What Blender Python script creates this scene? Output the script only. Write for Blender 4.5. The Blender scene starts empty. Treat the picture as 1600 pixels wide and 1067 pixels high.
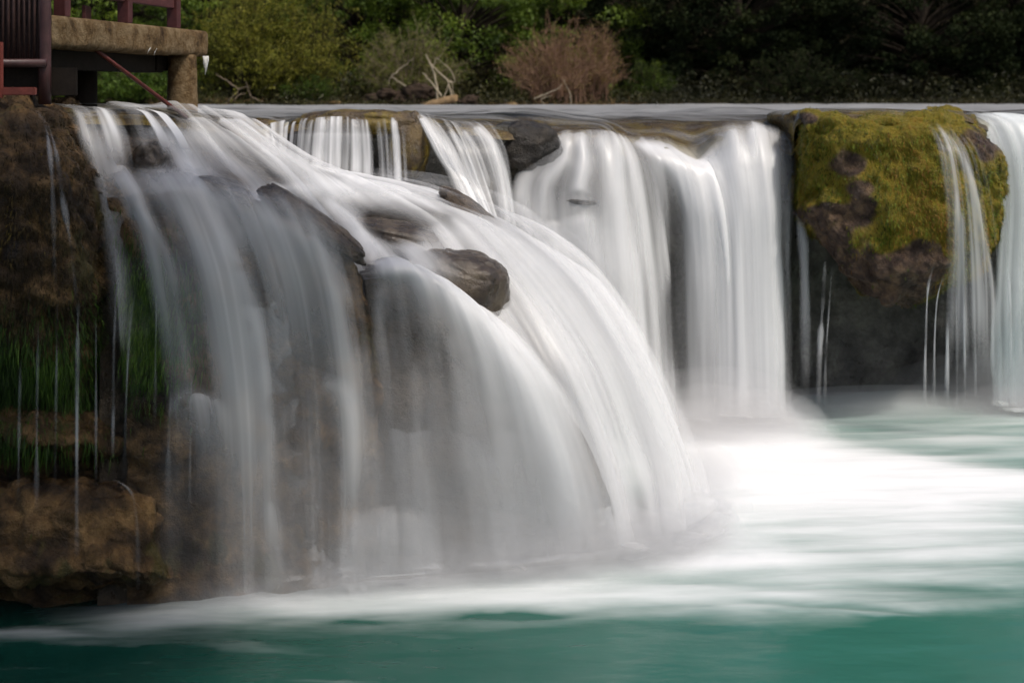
import bpy, math, random
import numpy as np
from mathutils import Vector

random.seed(7)
RNG = np.random.default_rng(11)
S = bpy.context.scene
COL = S.collection

# ------------------------------------------------------------------ camera
FPX, ZC, HOR = 2198.0, 4.2, 145.0          # focal length in photo pixels, eye height over the pool, horizon row
cam_d = bpy.data.cameras.new('camera')
cam = bpy.data.objects.new('camera', cam_d); COL.objects.link(cam)
cam.location = (0, 0, ZC); cam.rotation_euler = (math.radians(90), 0, 0)
cam_d.sensor_width = 36; cam_d.lens = FPX / 1600 * 36
cam_d.shift_y = -(533.5 - HOR) / 1600
cam_d.clip_start = 0.1; cam_d.clip_end = 600
cam_d.dof.use_dof = True; cam_d.dof.focus_distance = 13.5; cam_d.dof.aperture_fstop = 1.15
S.camera = cam

# ------------------------------------------------------------------ light
SUN_EL, SUN_AZ = 58.0, 54.0      # azimuth measured from -Y (towards the camera) to +X (right)
sx = math.sin(math.radians(SUN_AZ)); sy = -math.cos(math.radians(SUN_AZ))
W = bpy.data.worlds.new('World'); S.world = W; W.use_nodes = True
nt = W.node_tree; nt.nodes.clear()
sky = nt.nodes.new('ShaderNodeTexSky'); sky.sky_type = 'NISHITA'; sky.sun_disc = False
sky.sun_elevation = math.radians(SUN_EL); sky.sun_rotation = math.atan2(sx, sy)
sky.dust_density = 4.0; sky.air_density = 1.0; sky.ozone_density = 0.6
bg = nt.nodes.new('ShaderNodeBackground'); bg.inputs['Strength'].default_value = 0.14
wo = nt.nodes.new('ShaderNodeOutputWorld')
nt.links.new(sky.outputs[0], bg.inputs['Color']); nt.links.new(bg.outputs[0], wo.inputs['Surface'])
sun_d = bpy.data.lights.new('sun', 'SUN'); sun_d.energy = 2.6; sun_d.angle = math.radians(3.0)
sun_d.color = (1.0, 0.93, 0.84)
sun = bpy.data.objects.new('sun', sun_d); COL.objects.link(sun)
ce = math.cos(math.radians(SUN_EL))
sun.rotation_euler = Vector((sx * ce, sy * ce, math.sin(math.radians(SUN_EL)))).to_track_quat('Z', 'Y').to_euler()
S.view_settings.view_transform = 'Standard'; S.view_settings.look = 'None'
S.view_settings.gamma = 1.0; S.view_settings.exposure = -0.10
S.render.engine = 'CYCLES'
S.cycles.use_denoising = True
S.cycles.use_adaptive_sampling = True; S.cycles.adaptive_threshold = 0.03
S.cycles.transparent_max_bounces = 24; S.cycles.max_bounces = 4
S.cycles.diffuse_bounces = 2; S.cycles.glossy_bounces = 2; S.cycles.transmission_bounces = 2; S.cycles.volume_bounces = 2
S.cycles.caustics_reflective = False; S.cycles.caustics_refractive = False

# ------------------------------------------------------------------ helpers
def at(px, py, D):
    return np.array(((px - 800.0) / FPX * D, D, ZC - (py - HOR) / FPX * D))
def pool_at(px, py):
    D = FPX * ZC / (py - HOR)
    return np.array(((px - 800.0) / FPX * D, D, 0.0))

def _hash(ix, iy, iz, seed):
    h = (ix.astype(np.int64) * 374761393 + iy.astype(np.int64) * 668265263 + iz.astype(np.int64) * 2147483647 + seed * 974634777) & 0x7fffffff
    h = ((h ^ (h >> 13)) * 1274126177) & 0x7fffffff
    h = ((h ^ (h >> 16)) * 2246822519) & 0x7fffffff
    return (h ^ (h >> 15)) & 0x7fffffff
def vnoise(P, seed=0):
    """smooth value noise in -1..1 at points P (n,3)"""
    P = np.asarray(P, float); i = np.floor(P); f = P - i
    f = f * f * f * (f * (f * 6 - 15) + 10); i = i.astype(np.int64)
    out = 0
    for dx in (0, 1):
        for dy in (0, 1):
            for dz in (0, 1):
                v = _hash(i[..., 0] + dx, i[..., 1] + dy, i[..., 2] + dz, seed) / 0x7fffffff * 2 - 1
                w = (f[..., 0] if dx else 1 - f[..., 0]) * (f[..., 1] if dy else 1 - f[..., 1]) * (f[..., 2] if dz else 1 - f[..., 2])
                out = out + v * w
    return out
def fbm(P, octaves=4, seed=0, gain=0.5, lac=2.03):
    P = np.asarray(P, float); a = 1.0; s = 0; n = 0
    for o in range(octaves):
        s = s + a * vnoise(P, seed + o * 17); n += a; a *= gain; P = P * lac + 3.17
    return s / n
def worley(P, seed=0):
    P = np.asarray(P, float); i = np.floor(P).astype(np.int64)
    best = np.full(P.shape[:-1], 9.0); sec = best.copy()
    for dx in (-1, 0, 1):
        for dy in (-1, 0, 1):
            for dz in (-1, 0, 1):
                c = i + np.array((dx, dy, dz))
                o = np.stack([_hash(c[..., 0], c[..., 1], c[..., 2], seed + k) / 0x7fffffff for k in (1, 2, 3)], -1)
                d = np.linalg.norm(c + o - P, axis=-1)
                sec = np.minimum(sec, np.maximum(best, d)); best = np.minimum(best, d)
    return best, sec

def crom(A, n, axis):
    """resample control array A along axis with Catmull-Rom to n samples"""
    A = np.moveaxis(np.asarray(A, float), axis, 0); k = A.shape[0]
    t = np.linspace(0, k - 1, n); i = np.minimum(t.astype(int), k - 2); f = (t - i).reshape((-1,) + (1,) * (A.ndim - 1))
    B = np.concatenate([2 * A[:1] - A[1:2], A, 2 * A[-1:] - A[-2:-1]], 0)
    p0, p1, p2, p3 = B[i], B[i + 1], B[i + 2], B[i + 3]
    m1 = (p2 - p0) * 0.42; m2 = (p3 - p1) * 0.42
    r = (2 * f**3 - 3 * f**2 + 1) * p1 + (f**3 - 2 * f**2 + f) * m1 + (-2 * f**3 + 3 * f**2) * p2 + (f**3 - f**2) * m2
    return np.moveaxis(r, 0, axis)

def link(name, me, mat=None, parent=None, smooth=True):
    o = bpy.data.objects.new(name, me); COL.objects.link(o)
    if mat: me.materials.append(mat)
    if parent: o.parent = parent
    if smooth and len(me.polygons): me.polygons.foreach_set('use_smooth', np.ones(len(me.polygons), bool))
    return o
def mesh_np(name, V, F, attrs=None):
    """V (n,3); F (m,3) or (m,4) ints or list of such arrays"""
    me = bpy.data.meshes.new(name)
    if not isinstance(F, list): F = [F]
    F = [np.asarray(f, np.int32) for f in F if len(f)]
    me.vertices.add(len(V)); me.vertices.foreach_set('co', np.asarray(V, np.float32).ravel())
    loops = np.concatenate([f.ravel() for f in F]); tot = np.concatenate([np.full(len(f), f.shape[1], np.int32) for f in F])
    me.loops.add(len(loops)); me.loops.foreach_set('vertex_index', loops)
    me.polygons.add(len(tot)); st = np.concatenate([[0], np.cumsum(tot)[:-1]]).astype(np.int32)
    me.polygons.foreach_set('loop_start', st)
    try: me.polygons.foreach_set('loop_total', tot)
    except Exception: pass
    for k, a in (attrs or {}).items():
        a = np.asarray(a, np.float32)
        at_ = me.attributes.new(k, 'FLOAT' if a.ndim == 1 else 'FLOAT_VECTOR', 'POINT')
        at_.data.foreach_set('value' if a.ndim == 1 else 'vector', a.ravel())
    me.update(calc_edges=True); me.validate()
    return me
def grid_faces(nu, nv, closed=False):
    idx = np.arange(nu * nv).reshape(nu, nv)
    if closed: idx = np.concatenate([idx, idx[:1]], 0)
    a, b, c, d = idx[:-1, :-1], idx[1:, :-1], idx[1:, 1:], idx[:-1, 1:]
    return np.stack([a.ravel(), d.ravel(), c.ravel(), b.ravel()], 1)
def normals(G):
    du = np.gradient(G, axis=0); dv = np.gradient(G, axis=1)
    n = np.cross(du, dv); n /= np.linalg.norm(n, axis=-1, keepdims=True) + 1e-9
    return n
def tag(o, label=None, cat=None, group=None, kind=None):
    if label: o['label'] = label
    if cat: o['category'] = cat
    if group: o['group'] = group
    if kind: o['kind'] = kind
    return o
def empty(name, loc, label=None, cat=None, group=None):
    o = bpy.data.objects.new(name, None); COL.objects.link(o); o.location = loc; o.empty_display_size = 0.1
    return tag(o, label, cat, group)
def part(name, me, mat, parent, smooth=True):
    """mesh given in world coordinates, parented to an Empty at parent.location"""
    me.transform(__import__('mathutils').Matrix.Translation(-Vector(root_loc(parent))))
    return link(name, me, mat, parent, smooth)
def root_loc(o):
    v = Vector(o.location)
    while o.parent: o = o.parent; v = v + Vector(o.location)
    return v

# ------------------------------------------------------------------ materials
def new_mat(name):
    m = bpy.data.materials.new(name); m.use_nodes = True; m.node_tree.nodes.clear()
    return m, m.node_tree
class NB:
    def __init__(s, nt): s.nt = nt
    def n(s, t, **kw):
        nd = s.nt.nodes.new(t)
        for k, v in kw.items():
            if k in nd.inputs: s.set(nd.inputs[k], v)
            else: setattr(nd, k, v)
        return nd
    def set(s, sock, v):
        if isinstance(v, bpy.types.NodeSocket): s.nt.links.new(v, sock)
        else: sock.default_value = v
    def math(s, op, a, b=0.0, c=None, clamp=False):
        nd = s.nt.nodes.new('ShaderNodeMath'); nd.operation = op; nd.use_clamp = clamp
        s.set(nd.inputs[0], a); s.set(nd.inputs[1], b)
        if c is not None: s.set(nd.inputs[2], c)
        return nd.outputs[0]
    def noise(s, vec, scale, detail=4, rough=0.55, dist=0.0):
        nd = s.nt.nodes.new('ShaderNodeTexNoise')
        if vec is not None: s.nt.links.new(vec, nd.inputs['Vector'])
        nd.inputs['Scale'].default_value = scale; nd.inputs['Detail'].default_value = detail
        nd.inputs['Roughness'].default_value = rough; nd.inputs['Distortion'].default_value = dist
        return nd.outputs['Fac']
    def ramp(s, fac, stops, mode='LINEAR'):
        nd = s.nt.nodes.new('ShaderNodeValToRGB'); cr = nd.color_ramp; cr.interpolation = mode
        while len(cr.elements) < len(stops): cr.elements.new(0.5)
        for e, (p, c) in zip(cr.elements, stops): e.position = p; e.color = (c[0], c[1], c[2], 1)
        s.set(nd.inputs['Fac'], fac); return nd.outputs['Color']
    def mix(s, fac, a, b, mode='MIX'):
        nd = s.nt.nodes.new('ShaderNodeMix'); nd.data_type = 'RGBA'; nd.blend_type = mode
        s.set(nd.inputs[0], fac)
        s.set(nd.inputs[6], a if isinstance(a, bpy.types.NodeSocket) else (*a, 1)); s.set(nd.inputs[7], b if isinstance(b, bpy.types.NodeSocket) else (*b, 1))
        return nd.outputs[2]
    def attr(s, name):
        nd = s.nt.nodes.new('ShaderNodeAttribute'); nd.attribute_name = name; return nd
    def mapr(s, v, a, b, c=0.0, d=1.0, smooth=False):
        nd = s.nt.nodes.new('ShaderNodeMapRange'); nd.interpolation_type = 'SMOOTHSTEP' if smooth else 'LINEAR'
        for i, x in enumerate((v, a, b, c, d)): s.set(nd.inputs[i], x)
        return nd.outputs[0]
    def bump(s, h, strength=0.5, dist=0.02):
        nd = s.nt.nodes.new('ShaderNodeBump'); nd.inputs['Strength'].default_value = strength; nd.inputs['Distance'].default_value = dist
        s.nt.links.new(h, nd.inputs['Height']); return nd.outputs['Normal']
    def scaled(s, vec, sc):
        nd = s.nt.nodes.new('ShaderNodeVectorMath'); nd.operation = 'MULTIPLY'; s.set(nd.inputs[0], vec); nd.inputs[1].default_value = sc
        return nd.outputs[0]
    def out(s, surf):
        o = s.nt.nodes.new('ShaderNodeOutputMaterial'); s.nt.links.new(surf, o.inputs['Surface']); return o
    def principled(s, **kw):
        nd = s.nt.nodes.new('ShaderNodeBsdfPrincipled')
        for k, v in kw.items():
            if isinstance(v, tuple) and len(v) == 3: v = (*v, 1)
            s.set(nd.inputs[k], v)
        return nd.outputs[0]
    def pos(s):
        return s.nt.nodes.new('ShaderNodeNewGeometry').outputs['Position']

def rock_mat(name, stops, scale=3.0, rough=(0.25, 0.7), bump=0.8, moss=None, moss_amt=0.5, wet=0.5, moss_attr=None):
    m, nt_ = new_mat(name); b = NB(nt_); p = b.pos()
    n1 = b.noise(p, scale, 8, 0.62, 0.3)
    col = b.ramp(b.mapr(n1, 0.32, 0.68), stops)
    n2 = b.noise(p, scale * 7, 6, 0.7)
    col = b.mix(b.mapr(n2, 0.35, 0.7, 0.0, 0.7), col, b.mix(1.0, col, (0.35, 0.3, 0.25), 'MULTIPLY'))
    if moss:
        nm = b.noise(b.scaled(p, (1, 1, 0.55)), scale * 0.9, 6, 0.6, 0.5)
        f = b.mapr(b.attr(moss_attr).outputs['Fac'], .35, .75, smooth=True) if moss_attr else b.mapr(nm, 0.62 - moss_amt * 0.25, 0.70 - moss_amt * 0.2, smooth=True)
        mc = b.ramp(b.noise(b.scaled(p, (1, 1, 0.25)), 14, 5, 0.6), moss)
        col = b.mix(f, col, mc)
    h = b.math('ADD', b.noise(p, scale * 5, 8, 0.65), b.math('MULTIPLY', b.noise(p, scale * 22, 4, 0.6), 0.35))
    rg = b.mapr(b.noise(p, scale * 2.2, 4), 0.35, 0.65, rough[0], rough[1])
    bs = b.principled(**{'Base Color': col, 'Roughness': rg, 'Specular IOR Level': wet, 'Normal': b.bump(h, bump, 0.05)})
    b.out(bs); return m

M = {}
M['tufa'] = rock_mat('wet_brown_travertine', [(0, (0.012, 0.007, 0.004)), (0.4, (0.065, 0.038, 0.015)), (0.7, (0.15, 0.088, 0.033)), (1, (0.26, 0.16, 0.065))], 3.2, (0.3, 0.8), 1.0,
                     [(0.3, (0.03, 0.026, 0.008)), (0.55, (0.07, 0.055, 0.015)), (0.8, (0.10, 0.075, 0.02))], 0.25, 0.35)
M['cliff'] = rock_mat('dark_wet_cliff', [(0, (0.03, 0.028, 0.024)), (0.5, (0.10, 0.095, 0.08)), (1, (0.19, 0.18, 0.15))], 2.4, (0.25, 0.6), 0.7, wet=0.5)
M['slope'] = rock_mat('wet_brown_slope', [(0, (0.014, 0.010, 0.006)), (0.5, (0.055, 0.038, 0.022)), (1, (0.12, 0.085, 0.05))], 3.0, (0.25, 0.6), 0.8, wet=0.45)
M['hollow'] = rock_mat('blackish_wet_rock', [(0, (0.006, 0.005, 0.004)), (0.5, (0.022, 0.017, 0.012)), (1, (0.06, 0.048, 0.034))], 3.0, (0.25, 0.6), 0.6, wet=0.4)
M['boulder'] = rock_mat('smooth_wet_boulder', [(0, (0.022, 0.016, 0.011)), (0.45, (0.07, 0.052, 0.036)), (1, (0.15, 0.12, 0.085))], 4.0, (0.22, 0.42), 0.3, wet=0.45)
M['brownrock'] = rock_mat('ridge_brown_rock', [(0, (0.02, 0.013, 0.008)), (0.5, (0.085, 0.056, 0.032)), (1, (0.17, 0.12, 0.07))], 5.0, (0.2, 0.55), 0.7, wet=0.5)
M['ledge'] = rock_mat('golden_ledge', [(0, (0.03, 0.02, 0.01)), (0.5, (0.10, 0.065, 0.025)), (1, (0.17, 0.115, 0.04))], 3.0, (0.2, 0.5), 0.6,
                      [(0.3, (0.10, 0.065, 0.008)), (0.6, (0.17, 0.12, 0.012)), (0.85, (0.11, 0.11, 0.015))], 0.65)
M['mossrock'] = rock_mat('mossy_brown_rock', [(0, (0.022, 0.014, 0.011)), (0.45, (0.085, 0.054, 0.040)), (1, (0.22, 0.145, 0.085))], 6.0, (0.3, 0.75), 1.0,
                         [(0.25, (0.09, 0.075, 0.006)), (0.5, (0.20, 0.16, 0.01)), (0.75, (0.26, 0.16, 0.015)), (0.95, (0.20, 0.10, 0.015))], 0.35, 0.3, moss_attr='mossmask')
M['bank'] = rock_mat('dark_bank_soil', [(0, (0.012, 0.01, 0.006)), (0.5, (0.03, 0.025, 0.012)), (1, (0.06, 0.048, 0.024))], 1.2, (0.8, 0.95), 0.8, wet=0.1)
M['hill'] = rock_mat('shaded_undergrowth', [(0, (0.006, 0.009, 0.004)), (0.5, (0.014, 0.02, 0.008)), (1, (0.03, 0.04, 0.014))], 0.8, (0.9, 0.95), 1.0, wet=0.05)
M['straw'] = rock_mat('straw_debris', [(0, (0.08, 0.05, 0.02)), (0.5, (0.22, 0.15, 0.07)), (1, (0.36, 0.26, 0.13))], 6.0, (0.7, 0.9), 1.0, wet=0.1)

def water_mat(name, col=(0.825, 0.833, 0.842), trans=0.14, gloss=0.04):
    """long-exposure white water: milky diffuse sheet whose cover comes from the sheet's own thickness"""
    m, nt_ = new_mat(name); b = NB(nt_)
    d = b.n('ShaderNodeBsdfDiffuse', Color=(*col, 1)); t = b.n('ShaderNodeBsdfTranslucent', Color=(*col, 1))
    g = b.n('ShaderNodeBsdfGlossy', Roughness=0.35); g.inputs['Color'].default_value = (0.9, 0.9, 0.9, 1)
    mx = b.n('ShaderNodeMixShader'); mx.inputs[0].default_value = trans
    nt_.links.new(d.outputs[0], mx.inputs[1]); nt_.links.new(t.outputs[0], mx.inputs[2])
    m2 = b.n('ShaderNodeMixShader'); m2.inputs[0].default_value = gloss
    nt_.links.new(mx.outputs[0], m2.inputs[1]); nt_.links.new(g.outputs[0], m2.inputs[2])
    tr = b.n('ShaderNodeBsdfTransparent')
    m3 = b.n('ShaderNodeMixShader'); nt_.links.new(b.attr('cover').outputs['Fac'], m3.inputs[0]); nt_.links.new(tr.outputs[0], m3.inputs[1]); nt_.links.new(m2.outputs[0], m3.inputs[2])
    b.out(m3.outputs[0]); return m
M['water'] = water_mat('white_water')
M['water_pale'] = water_mat('pale_aerated_water', (0.78, 0.82, 0.82))

def simple(name, col, rough=0.6, spec=0.3, var=0.35, scale=8, bump=0.3, col2=None):
    m, nt_ = new_mat(name); b = NB(nt_); p = b.pos()
    n = b.noise(p, scale, 6, 0.6, 0.2)
    c2 = col2 or tuple(x * (1 - var) for x in col)
    c = b.mix(b.mapr(n, 0.35, 0.65), c2, col)
    c = b.mix(b.mapr(b.noise(p, scale * 6, 4), 0.5, 0.75, 0, 0.5), c, tuple(x * 0.4 for x in col))
    b.out(b.principled(**{'Base Color': c, 'Roughness': rough, 'Specular IOR Level': spec, 'Normal': b.bump(b.noise(p, scale * 8, 5), bump, 0.01)}))
    return m
def foliage_mat(name, stops, trans=0.35, rough=0.55, spec=0.25):
    m, nt_ = new_mat(name); b = NB(nt_)
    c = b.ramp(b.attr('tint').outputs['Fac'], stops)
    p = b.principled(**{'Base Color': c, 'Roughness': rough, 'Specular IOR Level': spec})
    t = b.n('ShaderNodeBsdfTranslucent'); nt_.links.new(b.mix(1.0, c, (1.0, 1.0, 0.5), 'MULTIPLY'), t.inputs['Color'])
    mx = b.n('ShaderNodeMixShader'); mx.inputs[0].default_value = trans
    nt_.links.new(p, mx.inputs[1]); nt_.links.new(t.outputs[0], mx.inputs[2]); b.out(mx.outputs[0]); return m

# ================================================================== SETTING: water sheets and rock lofts
def ctrl(cols):
    """cols: list of streamlines, each a list of (px, py, D[, dens]); returns positions (U,V,3) and dens (U,V)"""
    P = np.array([[at(*c[:3]) for c in col] for col in cols])
    d = np.array([[c[3] if len(c) > 3 else 0.8 for c in col] for col in cols])
    return P, d
def loft(P, d, nu, nv):
    G = crom(crom(P, nv, 1), nu, 0)
    # linear interpolation of the density
    dd = np.array([np.interp(np.linspace(0, d.shape[1] - 1, nv), np.arange(d.shape[1]), r) for r in d])
    dd = np.array([np.interp(np.linspace(0, d.shape[0] - 1, nu), np.arange(d.shape[0]), dd[:, j]) for j in range(nv)]).T
    return G, dd
def flow_uv(G):
    seg = np.linalg.norm(np.diff(G, axis=1), axis=2); v = np.concatenate([np.zeros((G.shape[0], 1)), np.cumsum(seg, 1)], 1)
    wid = np.linalg.norm(np.diff(G, axis=0), axis=2).mean(1); u = np.concatenate([[0], np.cumsum(wid)])
    return np.stack([np.repeat(u[:, None], G.shape[1], 1), v, np.zeros_like(v)], -1)
ROCKS = {}
def braid_cover(G, braids, seed=0):
    """thicker strands of water: each braid is a path laid on the sheet, with a half-width and a thickness"""
    gx = 800 + FPX * G[..., 0] / G[..., 1]; gy = HOR + FPX * (ZC - G[..., 2]) / G[..., 1]; free = np.ones(gx.shape)
    for k, (pts, w, st) in enumerate(braids):
        P = crom(np.array(pts, float), 36, 0); best = np.full(gx.shape, 1e9); tt = np.zeros(gx.shape)
        m = (gx > P[:, 0].min() - 3 * w) & (gx < P[:, 0].max() + 3 * w) & (gy > P[:, 1].min() - 3 * w) & (gy < P[:, 1].max() + 3 * w)
        if not m.any(): continue
        qx, qy = gx[m], gy[m]; bd = np.full(qx.shape, 1e9); bt = np.zeros(qx.shape)
        for i in range(35):
            a, e = P[i], P[i + 1] - P[i]; u = np.clip(((qx - a[0]) * e[0] + (qy - a[1]) * e[1]) / (e @ e + 1e-9), 0, 1)
            d = np.hypot(qx - a[0] - u * e[0], qy - a[1] - u * e[1]); c = d < bd; bd = np.where(c, d, bd); bt = np.where(c, (i + u) / 35, bt)
        ww = w * (.75 + .5 * bt) * (1 + .25 * vnoise(np.stack([bt * 5, bt * 0 + k, bt * 0], -1), seed + k))
        con = st * np.exp(-(bd / ww) ** 2) * np.clip(bt / .10, 0, 1) ** .7 * np.clip((1 - bt) / .22, 0, 1)
        free[m] *= 1 - np.clip(con, 0, .97)
    return 1 - free
def flared(P, d, reach=.38):
    """turn the foot of a fall outwards into a thin skirt on the pool"""
    N = normals(crom(P, P.shape[1], 1)); N = N * (np.sign((N[..., 2] - N[..., 1]).mean()) or 1.0)
    o = N[:, -2].copy(); o[:, 2] = 0; o /= np.linalg.norm(o, axis=1, keepdims=True) + 1e-9
    P = P.copy(); P[:, -1, 2] = .13; a = P[:, -1] + o * reach * .45; a[:, 2] = .085; e = P[:, -1] + o * reach; e[:, 2] = .075
    return np.concatenate([P, a[:, None], e[:, None]], 1), np.concatenate([d, d[:, -1:] * .8, d[:, -1:] * 0], 1)
def sstep(x): x = np.clip(x, 0, 1); return x * x * (3 - 2 * x)
def water_sheet(G, dd, off, seed, ridge=0.025, edge=(0.12, 0.12), top=0.0, bottom=0.0, fine=0.25, contrast=0.42, amax=0.97, braids=None):
    """offset the lofted flow surface outwards, fold it into soft streaks and thin it out at its sides"""
    N = normals(G); N = N * (np.sign((N[..., 2] - N[..., 1]).mean()) or 1.0)
    f = flow_uv(G)
    def st(su, sv, k): return vnoise(np.stack([f[..., 0] * su + .35 * vnoise(np.stack([f[..., 0] * 1.5, f[..., 1] * .8, f[..., 0] * 0 + seed], -1), seed + 77), f[..., 1] * sv, np.zeros_like(dd) + seed * 1.37 + k], -1), seed + k)
    broad = st(2.2, .28, 0); mid = st(6.0, .35, 5); thin = st(19.0, .45, 9); hair = st(42.0, .6, 13)
    nu, nv = dd.shape
    s = np.linspace(0, 1, nu)[:, None]; t = np.linspace(0, 1, nv)[None]
    rise = sstep(t / .3) if top else 1.0
    bc = braid_cover(G, braids, seed) * (1 + .22 * mid + .2 * thin * fine) if braids else 0.0
    H = G + N * ((off + ridge * (broad * .75 + mid * .25 + thin * .08 * fine) + .05 * bc) * rise + .006)[..., None]
    w = np.ones_like(dd)
    j = 0.06 * vnoise(np.stack([f[..., 1] * 1.2, np.zeros_like(dd), np.zeros_like(dd) + seed], -1), seed + 3)
    if edge[0]: w = w * sstep((s + j) / edge[0])
    if edge[1]: w = w * sstep((1 - s + j) / edge[1])
    if top: w = w * sstep(t / top + .25 * thin)
    if bottom: w = w * sstep((1 - t) / bottom)
    streak = broad * .5 + mid * (.5 - .25 * fine) + thin * .5 * fine + hair * .35 * fine
    mod = contrast * (1 - .75 * np.clip((dd - .6) / .4, 0, 1))
    a = sstep(np.clip(dd + streak * mod * 1.3, 0, 1)) * np.clip(dd / .08, 0, 1)
    a = amax * (1 - (1 - a) * (1 - np.clip(bc, 0, .95))) * w
    return mesh_np('water_sheet', H.reshape(-1, 3), grid_faces(nu, nv), {'cover': a.ravel()})
def waterfall(name, cols, label, nu=120, nv=90, layers=((0.0, 1.0), (0.05, 0.75)), ridge=0.025, edge=(0.12, 0.12), top=0.0, bottom=0.0, seed=1, cat='waterfall', fine=.25, contrast=.42, mat='water', rock=None, braids=None, flare=False, **kw):
    P, d = ctrl(cols)
    if rock:
        up = P[:, :1] + np.array((0, .5, -.1)); dn = P[:, -1:] + np.array((0, .1, -.6))
        me, _H, _N = rock_loft('cascade_slope', np.concatenate([up, P, dn], 1), 140, 150, None, **rock)
        ROCKS[seed] = (_H, _N)
        tag(link('cascade_slope', me, M[kw.get('rock_mat', 'cliff')]), kind='structure')
    base0 = P[:, -1].mean(0)
    if flare: P, d = flared(P, d)
    G, dd = loft(P, d, nu, nv)
    root = empty(name, base0, label, cat)
    for k, (off, m) in enumerate(layers):
        part('water_sheet', water_sheet(G, dd * m, off, seed + k * 3, ridge, edge, top, bottom, fine, contrast, braids=braids if k == 0 else None), M[mat], root)
    return root, G, dd
def rock_loft(name, P, nu, nv, mat, push=0.08, amp=0.06, scale=1.6, seed=3, cell=0.0, cell_scale=2.5):
    G, _ = loft(P, np.zeros(P.shape[:2]), nu, nv)
    N = normals(G); N *= np.sign((N[..., 2] - N[..., 1]).mean()) or 1.0
    h = fbm(G * scale, 5, seed) * amp
    if cell:
        d1, d2 = worley(G * cell_scale, seed); h = h + cell * np.clip((d2 - d1) * 1.6, 0, 0.8)
    H = G + N * (h - push)[..., None]
    return mesh_np(name, H.reshape(-1, 3), grid_faces(nu, nv)), H, N

# ---- main cascade: streamlines from the left edge to the right silhouette
CASC = [
 [(60,166,13.5,0),(105,182,12.3,0.1),(125,235,11.95,0.35),(140,300,11.75,0),(150,420,11.62,0),(150,560,11.55,0),(150,740,11.5,0),(150,960,11.35,0)],
 [(120,166,13.6,0.2),(145,178,12.4,0.5),(165,235,12.05,0.7),(190,305,11.8,0.21),(215,425,11.66,0.07),(230,580,11.6,0.04),(235,740,11.56,0.01),(235,950,11.45,0.01)],
 [(180,167,13.7,0.3),(215,182,12.6,0.55),(245,245,12.2,0.72),(290,320,11.95,0.45),(330,435,11.78,0.19),(355,585,11.7,0.14),(365,745,11.66,0.08),(370,935,11.65,0.08)],
 [(240,172,14,0.45),(275,205,13,0.7),(325,280,12.5,0.75),(375,350,12.15,0.7),(425,455,11.98,0.27),(445,590,11.88,0.23),(455,750,11.84,0.18),(460,928,11.8,0.19)],
 [(300,180,14.8,0.6),(340,212,13.6,0.8),(400,268,12.95,0.8),(455,330,12.9,0.85),(510,425,12.6,0.6),(545,572,12.35,0.25),(562,740,12.2,0.25),(567,915,12.05,0.25)],
 [(340,184,15.2,0.65),(400,228,14.3,0.85),(480,285,13.6,0.95),(545,350,13.3,0.95),(605,425,12.95,0.85),(655,560,12.5,0.31),(680,730,12.15,0.25),(692,908,12.1,0.3)],
 [(400,205,15.6,0.7),(470,255,15,0.85),(560,298,14.2,0.9),(640,345,13.7,0.5),(705,432,13.2,0.7),(790,570,12.7,0.4),(850,730,12.4,0.31),(880,896,12.35,0.35)],
 [(470,268,15.8,0.7),(560,285,15.3,0.9),(660,312,14.6,0.85),(745,362,13.9,0.6),(830,452,13.4,0.88),(915,580,13,0.92),(972,732,12.85,0.68),(1000,872,12.7,0.72)],
 [(600,284,15.9,0.7),(690,308,15.5,0.85),(765,345,15,0.85),(830,388,14.4,0.9),(905,458,13.9,0.97),(975,582,13.55,0.98),(1028,718,13.25,0.9),(1050,860,12.91,0.95)],
 [(710,335,16.1,0.8),(780,365,15.8,0.9),(850,398,15.4,0.95),(920,438,14.9,0.97),(975,518,14.5,0.98),(1025,622,14.2,0.97),(1065,736,13.85,0.97),(1088,826,13.56,1)],
 [(740,360,16.4,0.8),(810,395,16.2,0.9),(880,440,15.9,0.9),(940,490,15.6,0.9),(990,550,15.4,0.9),(1022,642,15.2,0.9),(1055,722,14.9,0.9),(1078,782,14.49,0.9)],
]
P0, D0 = ctrl(CASC)
base_xyz = P0[:, -1:].copy(); base_xyz[..., 2] -= 0.7; base_xyz[..., 1] += 0.1
P0r = P0.copy(); P0r[8] += np.array((-.12, .15, -.12)); P0r[9] += np.array((-.40, .35, -.30)); P0r[10] += np.array((-.5, .5, -.4))
first = P0[:, :1] + np.array((-0.2, 0.5, -0.06))
me, H, N = rock_loft('cliff', np.concatenate([first, P0r, base_xyz], 1), 260, 200, M['cliff'], push=0.22, amp=0.10, scale=1.8, seed=3, cell=0.06, cell_scale=2.2)
# the slope carrying the cascade
cliff = tag(link('cascade_slope', me, M['slope']), kind='structure')

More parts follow.
